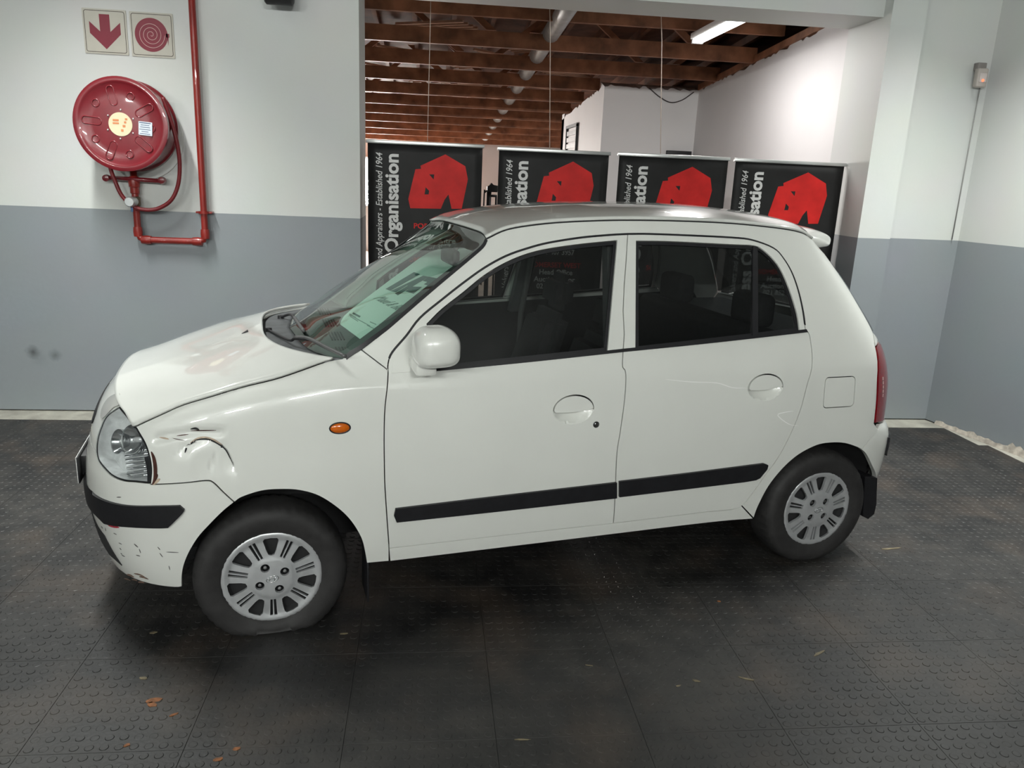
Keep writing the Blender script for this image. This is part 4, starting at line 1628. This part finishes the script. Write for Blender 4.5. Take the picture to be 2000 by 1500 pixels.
def across(half):
    """half: near corner -> centre; returns near -> far"""
    h_ = smooth_path(half, 6)
    return np.concatenate([h_, mir(h_[:-1])[::-1]])


top_edge = across([ap3[-1], (.846, -.38, ap3[-1][2] + .012), (.838, -.2, ap3[-1][2] + .018), (.832, 0, ap3[-1][2] + .020)])
roof_rear = across([gut3[-1], (gut3[-1][0] + .06, -.36, gut3[-1][2] + .022), (gut3[-1][0] + .09, -.18, gut3[-1][2] + .034), (gut3[-1][0] + .10, 0, gut3[-1][2] + .038)])
P = coons(top_edge, roof_rear, gut3, mir(gut3), 41, 61)
uu = np.linspace(-1, 1, 41)[None, :]
vv_ = np.linspace(0, 1, 61)[:, None]
P[..., 2] += .016 * (1 - uu ** 2) ** .8 * np.sin(np.pi * vv_) ** .7
roofo = gridmesh('roof', P, m_paint, car, .01)

ws_bot = across([ap3[0], (.205, -.50, .995), (.15, -.33, 1.000), (.115, 0, 1.003)])
P = coons(ws_bot, top_edge, ap3, mir(ap3), 41, 41)
bul = .028 * (1 - uu ** 2) * np.sin(np.pi * np.linspace(0, 1, 41))[:, None]
P[..., 0] -= bul * .75
P[..., 2] += bul * .65
WS = P
wso = gridmesh('windscreen', WS, g_wind, car)
# frit band
mask = np.ones((40, 40), bool)
mask[2:38, 2:38] = False
NW = np.cross(np.gradient(WS, axis=1), np.gradient(WS, axis=0))
NW /= np.linalg.norm(NW, axis=2, keepdims=True)
if NW[20, 20, 2] < 0:
    NW = -NW
gridmesh('frit_band', WS - .003 * NW, m_trim, wso, mask=mask)

fr = E3(np.concatenate([c_hl_t, nose_top[1:]]))
fh_ = smooth_path(np.array([S(*c_hl_t[0]), S(*c_hl_t[-1]), S(-.82, .834), S(QF, .840)]), 10)
fr = fh_
front_edge = np.concatenate([fr, mir(fr[:-1])[::-1]])
gap3 = E3(c_gap[:-3])
rear_edge = across([gap3[-1], (.175, -.555, .990), (.125, -.515, .994), (.075, -.43, 1.001), (.035, -.30, 1.008), (.012, -.15, 1.013), (.008, 0, 1.015)])
NUH, NVH = 61, 61


def bonnet_grid(nu, nv):
    L = np.r_[0, np.cumsum(np.linalg.norm(np.diff(gap3, axis=0), axis=1))]
    v = np.linspace(0, 1, nv)
    G = np.stack([np.interp(v * L[-1], L, gap3[:, k]) for k in range(3)], 1)
    cx = spl([0, .5, 1], [fr[-1][0], -.235, .008])(v)
    czz = spl([0, .15, .4, .7, 1], [fr[-1][2], .868, .916, .968, 1.010])(v)
    t = np.linspace(-1, 1, nu)
    P = np.zeros((nv, nu, 3))
    for j in range(nv):
        ex = 2.2 + 1.4 * v[j]
        a = np.abs(t)
        P[j, :, 0] = cx[j] + (G[j, 0] - cx[j]) * a ** ex
        P[j, :, 1] = np.where(t < 0, 1, -1) * a * G[j, 1]
        P[j, :, 2] = czz[j] + (G[j, 2] - czz[j]) * a ** (1.75 + .3 * v[j])
    # settle the leading edge onto the nose
    fe = E3(np.concatenate([c_hl_t, nose_top[1:]]))
    ya = np.abs(t) * abs(G[0, 1])
    o_ = np.argsort(-fe[:, 1])
    F0 = np.stack([np.interp(ya, -fe[o_, 1], fe[o_, k]) for k in (0, 2)], 1)
    D0 = F0 - P[0][:, [0, 2]]
    w_ = (1 - v)[:, None, None] ** 9
    P[..., [0, 2]] += w_ * D0[None]
    return P


HB = bonnet_grid(NUH, NVH)
rear_edge = HB[-1]
hood = gridmesh('bonnet', HB, m_paint, car, .012)
# cowl between bonnet and glass
drop = np.array([0, 0, .022])
P = coons(rear_edge - drop + [.0, 0, 0], ws_bot - [0, 0, .008], np.linspace(rear_edge[0] - drop, ws_bot[0] - [0, 0, .008], 6), np.linspace(rear_edge[-1] - drop, ws_bot[-1] - [0, 0, .008], 6), 41, 8)
cowl = gridmesh('scuttle_panel', P, mat('grey_scuttle', (.085, .09, .095, 1), .5, var=.3, scale=18), car, .006)
PW = P
for k in range(2, 39, 3):
    a, b = PW[2, k], PW[4, k]
    if abs(a[1]) < .5:
        box('vent_slot', (a[0], a[1] - .012, a[2] - .001), (b[0], a[1] + .012, a[2] + .003), m_dark, cowl)
mask = np.zeros((7, 40), bool)
mask[5:, :] = True
gridmesh('lower_seal', PW + [0, 0, .004], m_trim, cowl, mask=mask)
# wiper arms and blades
pz = lambda x, y, z: atcar(x, y, 2, z)
for nm, ptsw in (('near', [(525, 645, 1.0), (564, 664, 1.012), (577, 661, 1.03), (602, 663, 1.038), (640, 682, 1.033), (674, 698, 1.028)]),
                 ('far', [(548, 620, 1.0), (566, 614, 1.03), (575, 622, 1.035), (588, 641, 1.035), (593, 648, 1.035)])):
    wp = [pz(*q) for q in ptsw]
    wo = tube('wiper', smooth_path(wp[:4], 5), .006, m_blk, car, n=8)
    tube('wiper_blade', smooth_path(wp[2:], 5) + [0, 0, .004], .0075, mat('wiper_grey', (.10, .10, .10, 1), .4), wo, n=8)
    lathe('pivot_cap', [(0, .02), (.012, .018), (.014, 0)], m_blk, wo, 14, 'z', tuple(wp[0] - [0, 0, .008]))
wz = pz(480, 650, 1.0)
prism('washer_jet', [(wz[0] - .018, wz[2] - .004), (wz[0] + .012, wz[2] - .004), (wz[0] + .008, wz[2] + .012)], 1, wz[1] - .008, wz[1] + .008, m_blk, car)

# rear window and roof spoiler
botq = np.linspace(2.695, QR, 14)
bot3 = S(botq, np.full(14, 1.058))
rw_bot = np.concatenate([bot3, mir(bot3[:-1])[::-1]])
P = coons(roof_rear, rw_bot, qed3, mir(qed3), 31, 21)
gridmesh('rear_window', P, glass_mat('tailgate_glass', (.12, .13, .13, 1), .03), tgate)
NSP = 25
rr3 = coons(roof_rear, roof_rear, [roof_rear[0]] * 2, [roof_rear[-1]] * 2, NSP, 2)[0]
tipn = atcar(1638, 463, 1, -.44)
V, F = [], []
for i, pt in enumerate(rr3):
    f = abs(pt[1]) / .5
    L = .135 * (1 - .25 * max(0, f - .85) / .15)
    dz_ = tipn[2] - (roof_rear[0][2]) - .004
    xs, zs = pt[0], pt[2]
    sec = [(-.06, .004), (0, .013), (L * .55, .012), (L * .92, -.004), (L, -.014), (L * .95, -.026), (L * .6, -.030), (.02, -.036), (-.03, -.03)]
    for (a, b) in sec:
        V.append((xs + a, pt[1] * 1.0, zs + b - (.010 if f > .9 else 0) * (a > 0)))
m_ = 9
for i in range(NSP - 1):
    for k in range(m_):
        F.append((i * m_ + k, (i + 1) * m_ + k, (i + 1) * m_ + (k + 1) % m_, i * m_ + (k + 1) % m_))
F.append(tuple(range(m_)))
F.append(tuple((NSP - 1) * m_ + k for k in range(m_))[::-1])
spo = meshobj('roof_spoiler', V, F, m_paint, car)
sm = spo.modifiers.new('sub', 'SUBSURF')
sm.levels = 1
sm.render_levels = 2

# --- structure behind the panels; shell coloured near-black as shade in the gaps
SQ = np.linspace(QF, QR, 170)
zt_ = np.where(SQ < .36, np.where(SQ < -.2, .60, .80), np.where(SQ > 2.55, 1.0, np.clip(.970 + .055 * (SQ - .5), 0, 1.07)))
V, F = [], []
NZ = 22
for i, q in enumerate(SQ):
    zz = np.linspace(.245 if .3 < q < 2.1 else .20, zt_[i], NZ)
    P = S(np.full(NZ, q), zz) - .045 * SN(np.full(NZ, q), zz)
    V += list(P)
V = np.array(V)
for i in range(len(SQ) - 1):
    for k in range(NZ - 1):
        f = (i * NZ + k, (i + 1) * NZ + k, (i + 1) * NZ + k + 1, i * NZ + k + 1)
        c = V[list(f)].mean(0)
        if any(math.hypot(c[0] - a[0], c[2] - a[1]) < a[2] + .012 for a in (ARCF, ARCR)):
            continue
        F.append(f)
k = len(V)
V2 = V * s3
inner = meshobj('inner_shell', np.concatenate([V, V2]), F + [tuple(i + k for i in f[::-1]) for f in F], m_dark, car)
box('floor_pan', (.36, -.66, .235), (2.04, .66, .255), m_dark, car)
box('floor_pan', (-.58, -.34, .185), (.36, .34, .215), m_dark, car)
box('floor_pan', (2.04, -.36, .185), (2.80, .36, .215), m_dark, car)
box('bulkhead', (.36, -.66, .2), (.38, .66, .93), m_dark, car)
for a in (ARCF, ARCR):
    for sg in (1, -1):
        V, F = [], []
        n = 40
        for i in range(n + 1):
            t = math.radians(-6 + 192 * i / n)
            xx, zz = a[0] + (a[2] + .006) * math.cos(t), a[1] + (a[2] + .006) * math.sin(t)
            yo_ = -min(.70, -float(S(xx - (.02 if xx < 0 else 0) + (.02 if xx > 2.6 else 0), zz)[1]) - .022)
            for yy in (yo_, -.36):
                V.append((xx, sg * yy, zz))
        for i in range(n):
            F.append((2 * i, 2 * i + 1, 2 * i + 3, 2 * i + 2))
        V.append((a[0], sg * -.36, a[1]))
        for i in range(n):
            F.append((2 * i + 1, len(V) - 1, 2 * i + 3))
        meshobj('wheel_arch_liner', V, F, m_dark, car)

# --- wheels
f_cap = spl([0, .03, .07, .085, .11, .145, .158, .168, .177, .183], [.006, .005, .003, -.001, -.004, -.008, -.005, -.003, -.006, -.016])


def make_wheel(cx, cz, sg, R, hubz, label):
    w = empty('wheel', (cx, 0, cz), parent=car)
    w['label'] = label
    yo = -.722
    # tyre
    prof = [(.168, yo + .010), (.172, yo + .002), (.186, yo - .003), (.205, yo - .009), (.228, yo - .012), (.245, yo - .008), (.258, yo + .000), (.266, yo + .010),
            (.2705, yo + .022), (R, yo + .045), (R, yo + .075), (R, yo + .105), (.2705, yo + .130), (.266, yo + .142), (.245, yo + .155), (.20, yo + .152), (.168, yo + .14)]
    n = 144
    V, F = [], []
    m = len(prof)
    for i in range(n):
        t = 2 * math.pi * i / n
        for j, (r, y) in enumerate(prof):
            if j in (7, 8, 12, 13) and i % 3 == 0:
                r -= .0045
            if j in (10,) and (i // 2) % 2:
                r -= .002
            x, z = r * math.cos(t), r * math.sin(t)
            if z < -hubz + .0:
                ex = -hubz - z
                z = -hubz
                y = y + (-1 if y < yo + .07 else 1) * ex * .45 * (1 if r < R - .001 else .5)
                x *= 1 + ex * .5
            elif z < -hubz + .07 and R - hubz > .03:
                k = 1 - (z + hubz) / .07
                bl = .016 * k * math.exp(-(x / .12) ** 2) * (1 if .18 < r < R else .3)
                y = y + (-bl if y < yo + .07 else bl)
            V.append((x, sg * y, z))
    for i in range(n):
        for j in range(m - 1):
            a, b = i * m, ((i + 1) % n) * m
            f = (a + j, b + j, b + j + 1, a + j + 1)
            F.append(f if sg > 0 else f[::-1])
    meshobj('tyre', V, F, m_rubber, w)
    # hubcap with slots and windows
    holes = []
    for k in range(7):
        a0 = math.radians(-90 + k * 360 / 7)
        for s_ in (-1, 1):
            pts = []
            for (r, v) in ((.086, .0018), (.153, .0024), (.153, .0128), (.086, .0098)):
                v *= s_
                pts.append((r * math.cos(a0) - v * math.sin(a0), r * math.sin(a0) + v * math.cos(a0)))
            holes.append(np.array(pts if s_ > 0 else pts[::-1]))
        a1 = a0 + math.pi / 7
        pts = []
        for (r, v) in ((.093, -.010), (.107, -.0165), (.146, -.0275), (.155, -.022), (.157, 0), (.155, .022), (.146, .0275), (.107, .0165), (.093, .010), (.090, 0)):
            pts.append((r * math.cos(a1) - v * math.sin(a1), r * math.sin(a1) + v * math.cos(a1)))
        holes.append(np.array(pts))
    lug = []
    for k in range(4):
        a = math.radians(28 + 90 * k) if cx < 1 else math.radians(45 + 90 * k)
        lug.append((.050 * math.cos(a), .050 * math.sin(a)))
        holes.append(ellipse(lug[-1][0], lug[-1][1], .0165, .0165, 16))
    outer = ellipse(0, 0, .183, .183, 96)

    def fn(a, b):
        r = np.hypot(a, b)
        return np.stack([a, sg * (yo - .006 - f_cap(r)), b], -1)

    def nf(a, b):
        r = np.hypot(a, b) + 1e-9
        s = (f_cap(r + 1e-4) - f_cap(r - 1e-4)) / 2e-4
        N = np.stack([-s * a / r, -sg * np.ones_like(r), -s * b / r], -1)
        return N / np.linalg.norm(N, axis=-1, keepdims=True)
    cap_ = sheet('hubcap', [outer] + holes, fn, nf, m_cap, w, h=.009, flange=.012)
    lathe('rim', [(0, yo + .03), (.15, yo + .03), (.172, yo + .008), (.176, yo + .02), (.17, yo + .05)] if sg > 0 else [(0, -yo - .03), (.15, -yo - .03), (.172, -yo - .008), (.176, -yo - .02)], m_dark, w, 48, 'y')
    for (a, b) in lug:
        lathe('wheel_nut', [(0, sg * (yo - .006)), (.006, sg * (yo - .005)), (.009, sg * (yo + .002)), (.0095, sg * (yo + .03))], m_chrome, w, 10, 'y', (a, 0, b))
    # oval badge with a slanted letter shape
    ya = sg * (yo - .0125)
    ring = ellipse(0, 0, .0215, .012, 28, 0, .25)
    tube('badge', [(p[0], ya, p[1]) for p in np.vstack([ring, ring[:1]])], .0014, m_chrome, w, n=6, cap=False)
    for pts in ([(-.012, -.008), (-.006, .008)], [(.006, -.008), (.012, .008)], [(-.009, -.001), (0, .002), (.009, .001)]):
        tube('badge_stroke', [(sg * p[0], ya, p[1]) for p in pts], .0013, m_chrome, cap_, n=6)
    return w


for (cx, cz, lab_f) in ((0, .218, 'flat front wheel'), (2.38, .2595, 'rear wheel')):
    for sg in (1, -1):
        make_wheel(cx, cz, sg, .273, cz, lab_f + (' on the near side' if sg > 0 else ' on the far side'))

# mud flaps
for sg in (1, -1):
    o = box('mud_flap', (.345, -.70, .055), (.353, -.55, .34), m_trim, car, .003)
    if sg < 0:
        o.data.transform(Matrix.Diagonal((1, -1, 1, 1)))
        o.data.flip_normals()
    pts = [atcar(x, y, 1, -.705) for (x, y) in ((1688, 930), (1712, 933), (1710, 985), (1706, 1003), (1694, 1013), (1684, 1008))]
    poly = [(p[0], p[2]) for p in pts]
    prism('mud_flap', poly, 1, -.71 * sg, -.58 * sg, m_trim, car)

# --- door mirror
mc = atcar(850, 676, 1, -.83)
for sg in (1, -1):
    bm = bmesh.new()
    bmesh.ops.create_uvsphere(bm, u_segments=32, v_segments=20, radius=1)
    for v in bm.verts:
        x, y, z = v.co
        f = lambda t, n: math.copysign(abs(t) ** n, t)
        x, y, z = f(x, .62), f(y, .7), (f(z, .8) if z > 0 else f(z, .45))
        if z > 0 and x < 0:
            x *= 1 - .06 * z
        if z > 0 and x > 0:
            x *= 1 - .20 * z * z
        if x < 0:
            x *= .93
        v.co = Vector((mc[0] + .081 * x - .006 * y, sg * (mc[1] + .085 * y), mc[2] + .070 * z + .004 * x))
    mo = bmobj('door_mirror', bm, m_paint, doorL if sg > 0 else doorR, True)
    f1, f2 = atcar(803, 731, 1, -.74), atcar(838, 712, 1, -.80)
    o = box('mirror_foot', (min(f1[0], .50), -.83, mc[2] - .108), (.575, -.69, mc[2] - .055), m_paint, doorL if sg > 0 else doorR, .012)
    if sg < 0:
        o.data.transform(Matrix.Diagonal((1, -1, 1, 1)))
        o.data.flip_normals()
# sail panel in front of the window
sail = chain(cv([(764, 729), (768, 705), (782, 680), (805, 652), (830, 628)]), US([(833, 634), (838, 720)]), US([(800, 727)]))
both('sail_panel', [sail], m_paint, doorL, doorR, h=.03, off=.004, flange=.006)

# aerial on the far pillar
a, b = atcar(803, 466, 1, .50), atcar(848, 431, 1, .50)
tube('aerial', [a - (b - a) * .6, a, b], .0028, m_metal, car, n=6)

# --- damage
rib_t = lambda name, c, w, off, material, par, taper=True: None


def streak(name, c, w, off, material, par, dent=False):
    """thin tapering mark following a (q,z) curve"""
    global DENT
    DENT = dent
    c = smooth_path(c, 4)
    t = np.gradient(c, axis=0)
    n = np.stack([-t[:, 1], t[:, 0]], 1)
    n /= np.linalg.norm(n, axis=1, keepdims=True) + 1e-12
    k = np.sin(np.linspace(.08, math.pi - .08, len(c)))[:, None] ** .6 * w / 2
    o = sheet(name, [chain(c + n * k, (c - n * k)[::-1])], S, SN, material, par, h=None, off=off, flange=.001)
    DENT = False
    return o


streak('tear', US([(366, 871), (374, 869), (381, 863), (393, 860), (410, 861), (427, 869), (441, 880), (450, 897), (456, 910)]), .009, .006, m_dark, wing, True)
streak('torn_edge', US([(372, 865), (384, 858), (400, 856), (418, 860), (434, 869)]), .006, .003, m_rustp, wing, True)
streak('tear', US([(372, 838), (382, 837), (389, 841)]), .008, .003, m_dark, wing, True)
streak('tear', US([(361, 886), (363, 880), (364, 876)]), .006, .0015, m_dark, wing, True)
for (x0_, y0_, x1_, y1_, w) in ((372, 843, 422, 842, .004), (345, 853, 368, 850, .003), (310, 856, 330, 859, .005), (336, 857, 362, 861, .002)):
    streak('scrape', US([(x0_, y0_), ((x0_ + x1_) / 2, (y0_ + y1_) / 2), (x1_, y1_)]), w, .0012, m_rust if w < .0045 else m_rustp, wing, True)
streak('rust_edge', US([(296, 882), (301, 895), (304, 915), (303, 935), (298, 946)]), .013, .0025, m_rust, wing, True)
streak('rust_edge', US([(305, 925), (306, 930), (299, 946)]), .010, .002, m_rust, wing, True)
streak('primer_patch', US([(299, 947), (306, 940), (313, 935)]), .012, .0018, m_rustp, wing, True)
m_redp = mat('red_paint_rub', (.36, .03, .05, 1), .6, var=.3, scale=80)
streak('paint_rub', US([(212, 1026), (222, 1028), (233, 1030)]), .010, .0015, m_redp, bumper)
rr_ = random.Random(3)
for (x, y, dx, dy, w) in [(198, 1028, 3, 4, .006), (206, 1031, 1, 6, .004), (222, 1041, 6, 3, .003), (232, 1060, 6, 3, .003), (234, 1070, 3, 4, .004), (236, 1080, 3, 3, .004), (238, 1084, 6, 3, .004), (262, 1062, 8, 7, .005),
                          (272, 1072, 3, 8, .003), (266, 1084, 8, 2, .004), (308, 1068, 5, 6, .003), (312, 1080, 6, 8, .003), (325, 1078, 24, 1, .003), (228, 971, 9, 0, .004), (330, 1105, 2, 8, .003)]:
    streak('scuff', US([(x, y), (x + dx / 2, y + dy / 2), (x + dx, y + dy)]), w, .0012, mat('scuff_grey', (.12, .115, .11, 1), .7, var=.3), bumper)
for (x, y, dx, dy, w) in [(248, 1122, 14, 5, .010), (262, 1120, 20, 6, .007), (272, 1126, 18, 5, .008), (243, 1130, 12, 4, .007), (270, 1137, 12, 1, .007), (258, 1132, 10, 2, .006)]:
    streak('scuff', US([(x, y), (x + dx / 2, y + dy / 2 - 1), (x + dx, y + dy)]), w, .0012, mat('scuff_brown', (.16, .10, .075, 1), .7, var=.5, scale=80), bumper)
streak('scratch', US([(1300, 741), (1350, 746), (1400, 748), (1430, 757), (1457, 758)]), .004, .0008, mat('scratch_white', (.85, .85, .83, 1), .5), rdoorL)
streak('scratch', US([(1560, 832), (1540, 828), (1519, 811), (1535, 805), (1550, 803)]), .004, .0008, MATS['scratch_white'], rdoorL)
# clear tape holding the nose corner
m_tape = mat('cloudy_tape', (.43, .43, .41, 1), .10, coat=.8, var=.05, scale=12)
tp = US([(199, 818), (200, 800), (212, 779), (230, 769), (236, 772), (235, 790), (222, 797), (208, 812)])
sheet('tape', [smooth_path(tp, 3, True)], S, SN, m_tape, nosep, h=.02, off=.004, flange=.002)
fine = bonnet_grid(241, 241) + [-.002, -.002, .005]
fine = fine[:90, :110]
rel_ = (fine - CAM) @ AX.T
pxl = np.stack([1000 + FPX * rel_[..., 0] / rel_[..., 2], 750 + FPX * rel_[..., 1] / rel_[..., 2]], -1)
cen = .25 * (pxl[:-1, :-1] + pxl[1:, :-1] + pxl[:-1, 1:] + pxl[1:, 1:])
ok_ = inside(np.array([(233, 792), (234, 762), (253, 763), (292, 812), (268, 834)]), cen.reshape(-1, 2)).reshape(cen.shape[:2])
if ok_.any():
    to = gridmesh('tape', fine, m_tape, hood, mask=ok_)

# --- cabin
cab = empty('cabin', (0, 0, 0), parent=car)


def soft_box(name, lo, hi, material, parent, bev=.04, seg=4):
    return box(name, lo, hi, material, parent, bev, seg)


def seat(y, x, name='front_seat'):
    s = soft_box('seat', (x - .28, y - .24, .38), (x + .22, y + .24, .52), m_cloth, cab, .05)
    bm = bmesh.new()
    bmesh.ops.create_cube(bm, size=1)
    for v in bm.verts:
        z = v.co.z + .5
        v.co = Vector((x + .16 + v.co.x * .12 + z * .17, y + v.co.y * (.46 - .08 * z), .46 + z * .55))
    bmesh.ops.bevel(bm, geom=bm.edges[:], offset=.045, segments=4, affect='EDGES')
    bmobj('seat_back', bm, m_cloth, cab, True)
    bm = bmesh.new()
    bmesh.ops.create_cube(bm, size=1)
    for v in bm.verts:
        z = v.co.z + .5
        v.co = Vector((x + .36 + v.co.x * .10 + z * .02, y + v.co.y * (.27 - .04 * z), 1.02 + z * .18))
    bmesh.ops.bevel(bm, geom=bm.edges[:], offset=.04, segments=4, affect='EDGES')
    bmobj('headrest', bm, m_cloth, cab, True)


seat(-.33, 1.10)
seat(.33, 1.10)
soft_box('rear_seat', (1.72, -.60, .40), (2.1, .60, .56), m_cloth, cab, .05)
soft_box('rear_seat_back', (2.06, -.60, .50), (2.20, .60, 1.06), m_cloth, cab, .05)
for y in (-.35, .35):
    soft_box('headrest', (2.12, y - .12, 1.05), (2.22, y + .12, 1.20), m_cloth, cab, .035)
soft_box('parcel_shelf', (2.2, -.58, 1.0), (2.62, .58, 1.03), m_dash, cab, .01)
# dashboard
pr_ = [(.16, .90), (.18, .975), (.30, .99), (.48, .985), (.60, .955), (.63, .88), (.60, .70), (.40, .62), (.20, .70)]
prism('dashboard', pr_, 1, -.60, .60, m_dash, cab, .015)
for y in (-.45, -.15, .15, .45):
    for k in range(5):
        box('demister_vent', (.27 + k * .012, y - .08, .990), (.275 + k * .012, y + .08, .994), m_dark, cab)
t = np.linspace(0, 2 * math.pi, 41)
sw = [(.74 + .06 * math.sin(a), .33 + .18 * math.cos(a), .93 + .17 * math.sin(a)) for a in t]
tube('steering_wheel', sw, .014, m_trim, cab, n=10, cap=False)
tube('steering_column', [(.56, .33, .87), (.735, .33, .93)], .02, m_trim, cab, cap=False)
soft_box('steering_hub', (.715, .275, .885), (.755, .385, .975), m_trim, cab, .015)
for sg in (1, -1):
    tube('steering_spoke', [(.74, .33, .93), (.73, .33 + sg * .175, .92)], .016, m_trim, cab)
# roof lining, mirror, belts
LN_ = coons(top_edge, roof_rear, gut3, mir(gut3), 21, 21) - [0, 0, .03]
gridmesh('roof_lining', LN_, mat('roof_cloth', (.20, .20, .19, 1), .9, var=.05), cab)
mp = atcar(880, 500, 1, -.02)
soft_box('rear_view_mirror', (mp[0] - .02, mp[1] - .12, mp[2] - .035), (mp[0] + .015, mp[1] + .12, mp[2] + .035), m_trim, cab, .015)
tube('mirror_stem', [(mp[0], mp[1], mp[2]), (mp[0] + .05, mp[1], mp[2] + .07)], .01, m_trim, cab)
for sg in (-1, 1):
    tube('seat_belt', [(1.38, sg * .49, 1.34), (1.36, sg * .59, .95), (1.36, sg * .61, .55)], .016, mat('belt_webbing', (.11, .11, .11, 1), .8), cab, n=4)
    for c_ in (1.34,):
        pil = [(x, z) for x, z in ((c_ - .035, .95), (c_ + .05, .95), (c_ + .06, 1.45), (c_ + .0, 1.45))]
        V, F = [], []
        for (x, z) in pil:
            w_ = float(half_width(np.array(x), np.array(z))) - .045
            V += [(x, sg * w_, z), (x, sg * (w_ - .05), z)]
        F = [(0, 2, 4, 6), (1, 7, 5, 3), (0, 1, 3, 2), (2, 3, 5, 4), (4, 5, 7, 6), (6, 7, 1, 0)]
        meshobj('pillar_trim', V, F, m_dash, cab, smooth=False)

# notice sheet propped up on the dashboard, leaning back behind the mirror
m_paper = mat('white_paper', (.80, .83, .80, 1), .6, var=.01)
m_ink = mat('grey_print', (.10, .16, .16, 1), .6)
m_ink2 = mat('thin_grey_ink', (.22, .30, .28, 1), .6)


def on_screen(px, py):
    """pixel -> point on the windscreen"""
    o, d = ray(px, py)
    A, B, C = WS[:-1, :-1].reshape(-1, 3), WS[:-1, 1:].reshape(-1, 3), WS[1:, :-1].reshape(-1, 3)
    D = WS[1:, 1:].reshape(-1, 3)
    best = None
    for (a, b, c_) in ((A, B, C), (D, C, B)):
        e1, e2 = b - a, c_ - a
        h_ = np.cross(d, e2)
        det = np.sum(e1 * h_, 1)
        s_ = o - a
        u = np.sum(s_ * h_, 1) / det
        q_ = np.cross(s_, e1)
        v = (q_ @ d) / det
        t = np.sum(e2 * q_, 1) / det
        k = np.where((u >= -.01) & (v >= -.01) & (u + v <= 1.01) & (t > 0))[0]
        if len(k):
            tt = t[k].min()
            best = tt if best is None else min(best, tt)
    return o + best * d


inw = -NW[8, 8]
B1, B2 = on_screen(668, 627) + .03 * inw, on_screen(700, 664) + .03 * inw
T1 = atcar(857, 484, 0, .90)
pn = np.cross(B2 - B1, T1 - B1)
pn /= np.linalg.norm(pn)
if pn @ (CAM - B1) < 0:
    pn = -pn


def on_sheet(px, py, lift=0.):
    o, d = ray(px, py)
    return o + (pn @ (B1 - o)) / (pn @ d) * d + pn * lift


nsh = empty('notice_sheet', tuple(CARLOC), ANG)
tag(nsh, 'white printed notice sheet propped behind the windscreen of the car', 'notice')
fu_ = lambda a, b: np.array([on_sheet(x, y) for x, y in zip(a, b)])
fn_s = lambda a, b: np.repeat(pn[None], len(a), 0)
px_poly = [(664, 633), (667, 625), (672, 617), (690, 601), (760, 548), (818, 505), (838, 493), (858, 486), (905, 484), (924, 491), (926, 497), (900, 520), (840, 572), (780, 618), (712, 668)]
sheet('paper', [np.array(px_poly, float)], fu_, fn_s, m_paper, nsh, h=None, flange=.0012)
cz = lambda x, y: (660 + x / 6.667, 470 + y / 6.667)


def mark(name, pts, material):
    sheet(name, [np.array([cz(*p) for p in pts], float)], fu_, fn_s, material, nsh, h=None, off=.0012, flange=.0006)


for pts in ([(990, 412), (1070, 440), (680, 655), (622, 632)], [(1110, 458), (1185, 472), (900, 640), (780, 715), (742, 690), (910, 590), (905, 582), (755, 672), (685, 660)],
            [(1185, 472), (1300, 495), (1190, 590), (1120, 570), (1165, 540), (1105, 525)], [(960, 600), (1095, 605), (985, 692), (880, 662)]):
    mark('logo_mark', pts, m_ink)
o0, o1, o2 = on_sheet(*cz(455, 755), .0012), on_sheet(*cz(760, 912), .0012), on_sheet(*cz(540, 690), .0012)
ux = (o1 - o0) / np.linalg.norm(o1 - o0)
uy = np.cross(pn, ux)
text('script_line', 'Maud & Bid', .085, m_ink2, nsh, (tuple(o0), tuple(ux), tuple(uy)), shear=.3, extrude=.0002, length=float(np.linalg.norm(o1 - o0)))
for k, (xa, ya, xb_, yb, w_) in enumerate(((200, 935, 295, 985, 12), (150, 950, 240, 1000, 4), (150, 965, 420, 1110, 4), (160, 985, 265, 1050, 4), (420, 1055, 500, 1090, 5), (380, 1100, 500, 1160, 4))):
    mark('print_line', [(xa, ya), (xb_, yb), (xb_ - w_, yb + w_ * 1.6), (xa - w_, ya + w_ * 1.6)], m_ink if k == 0 else m_ink2)
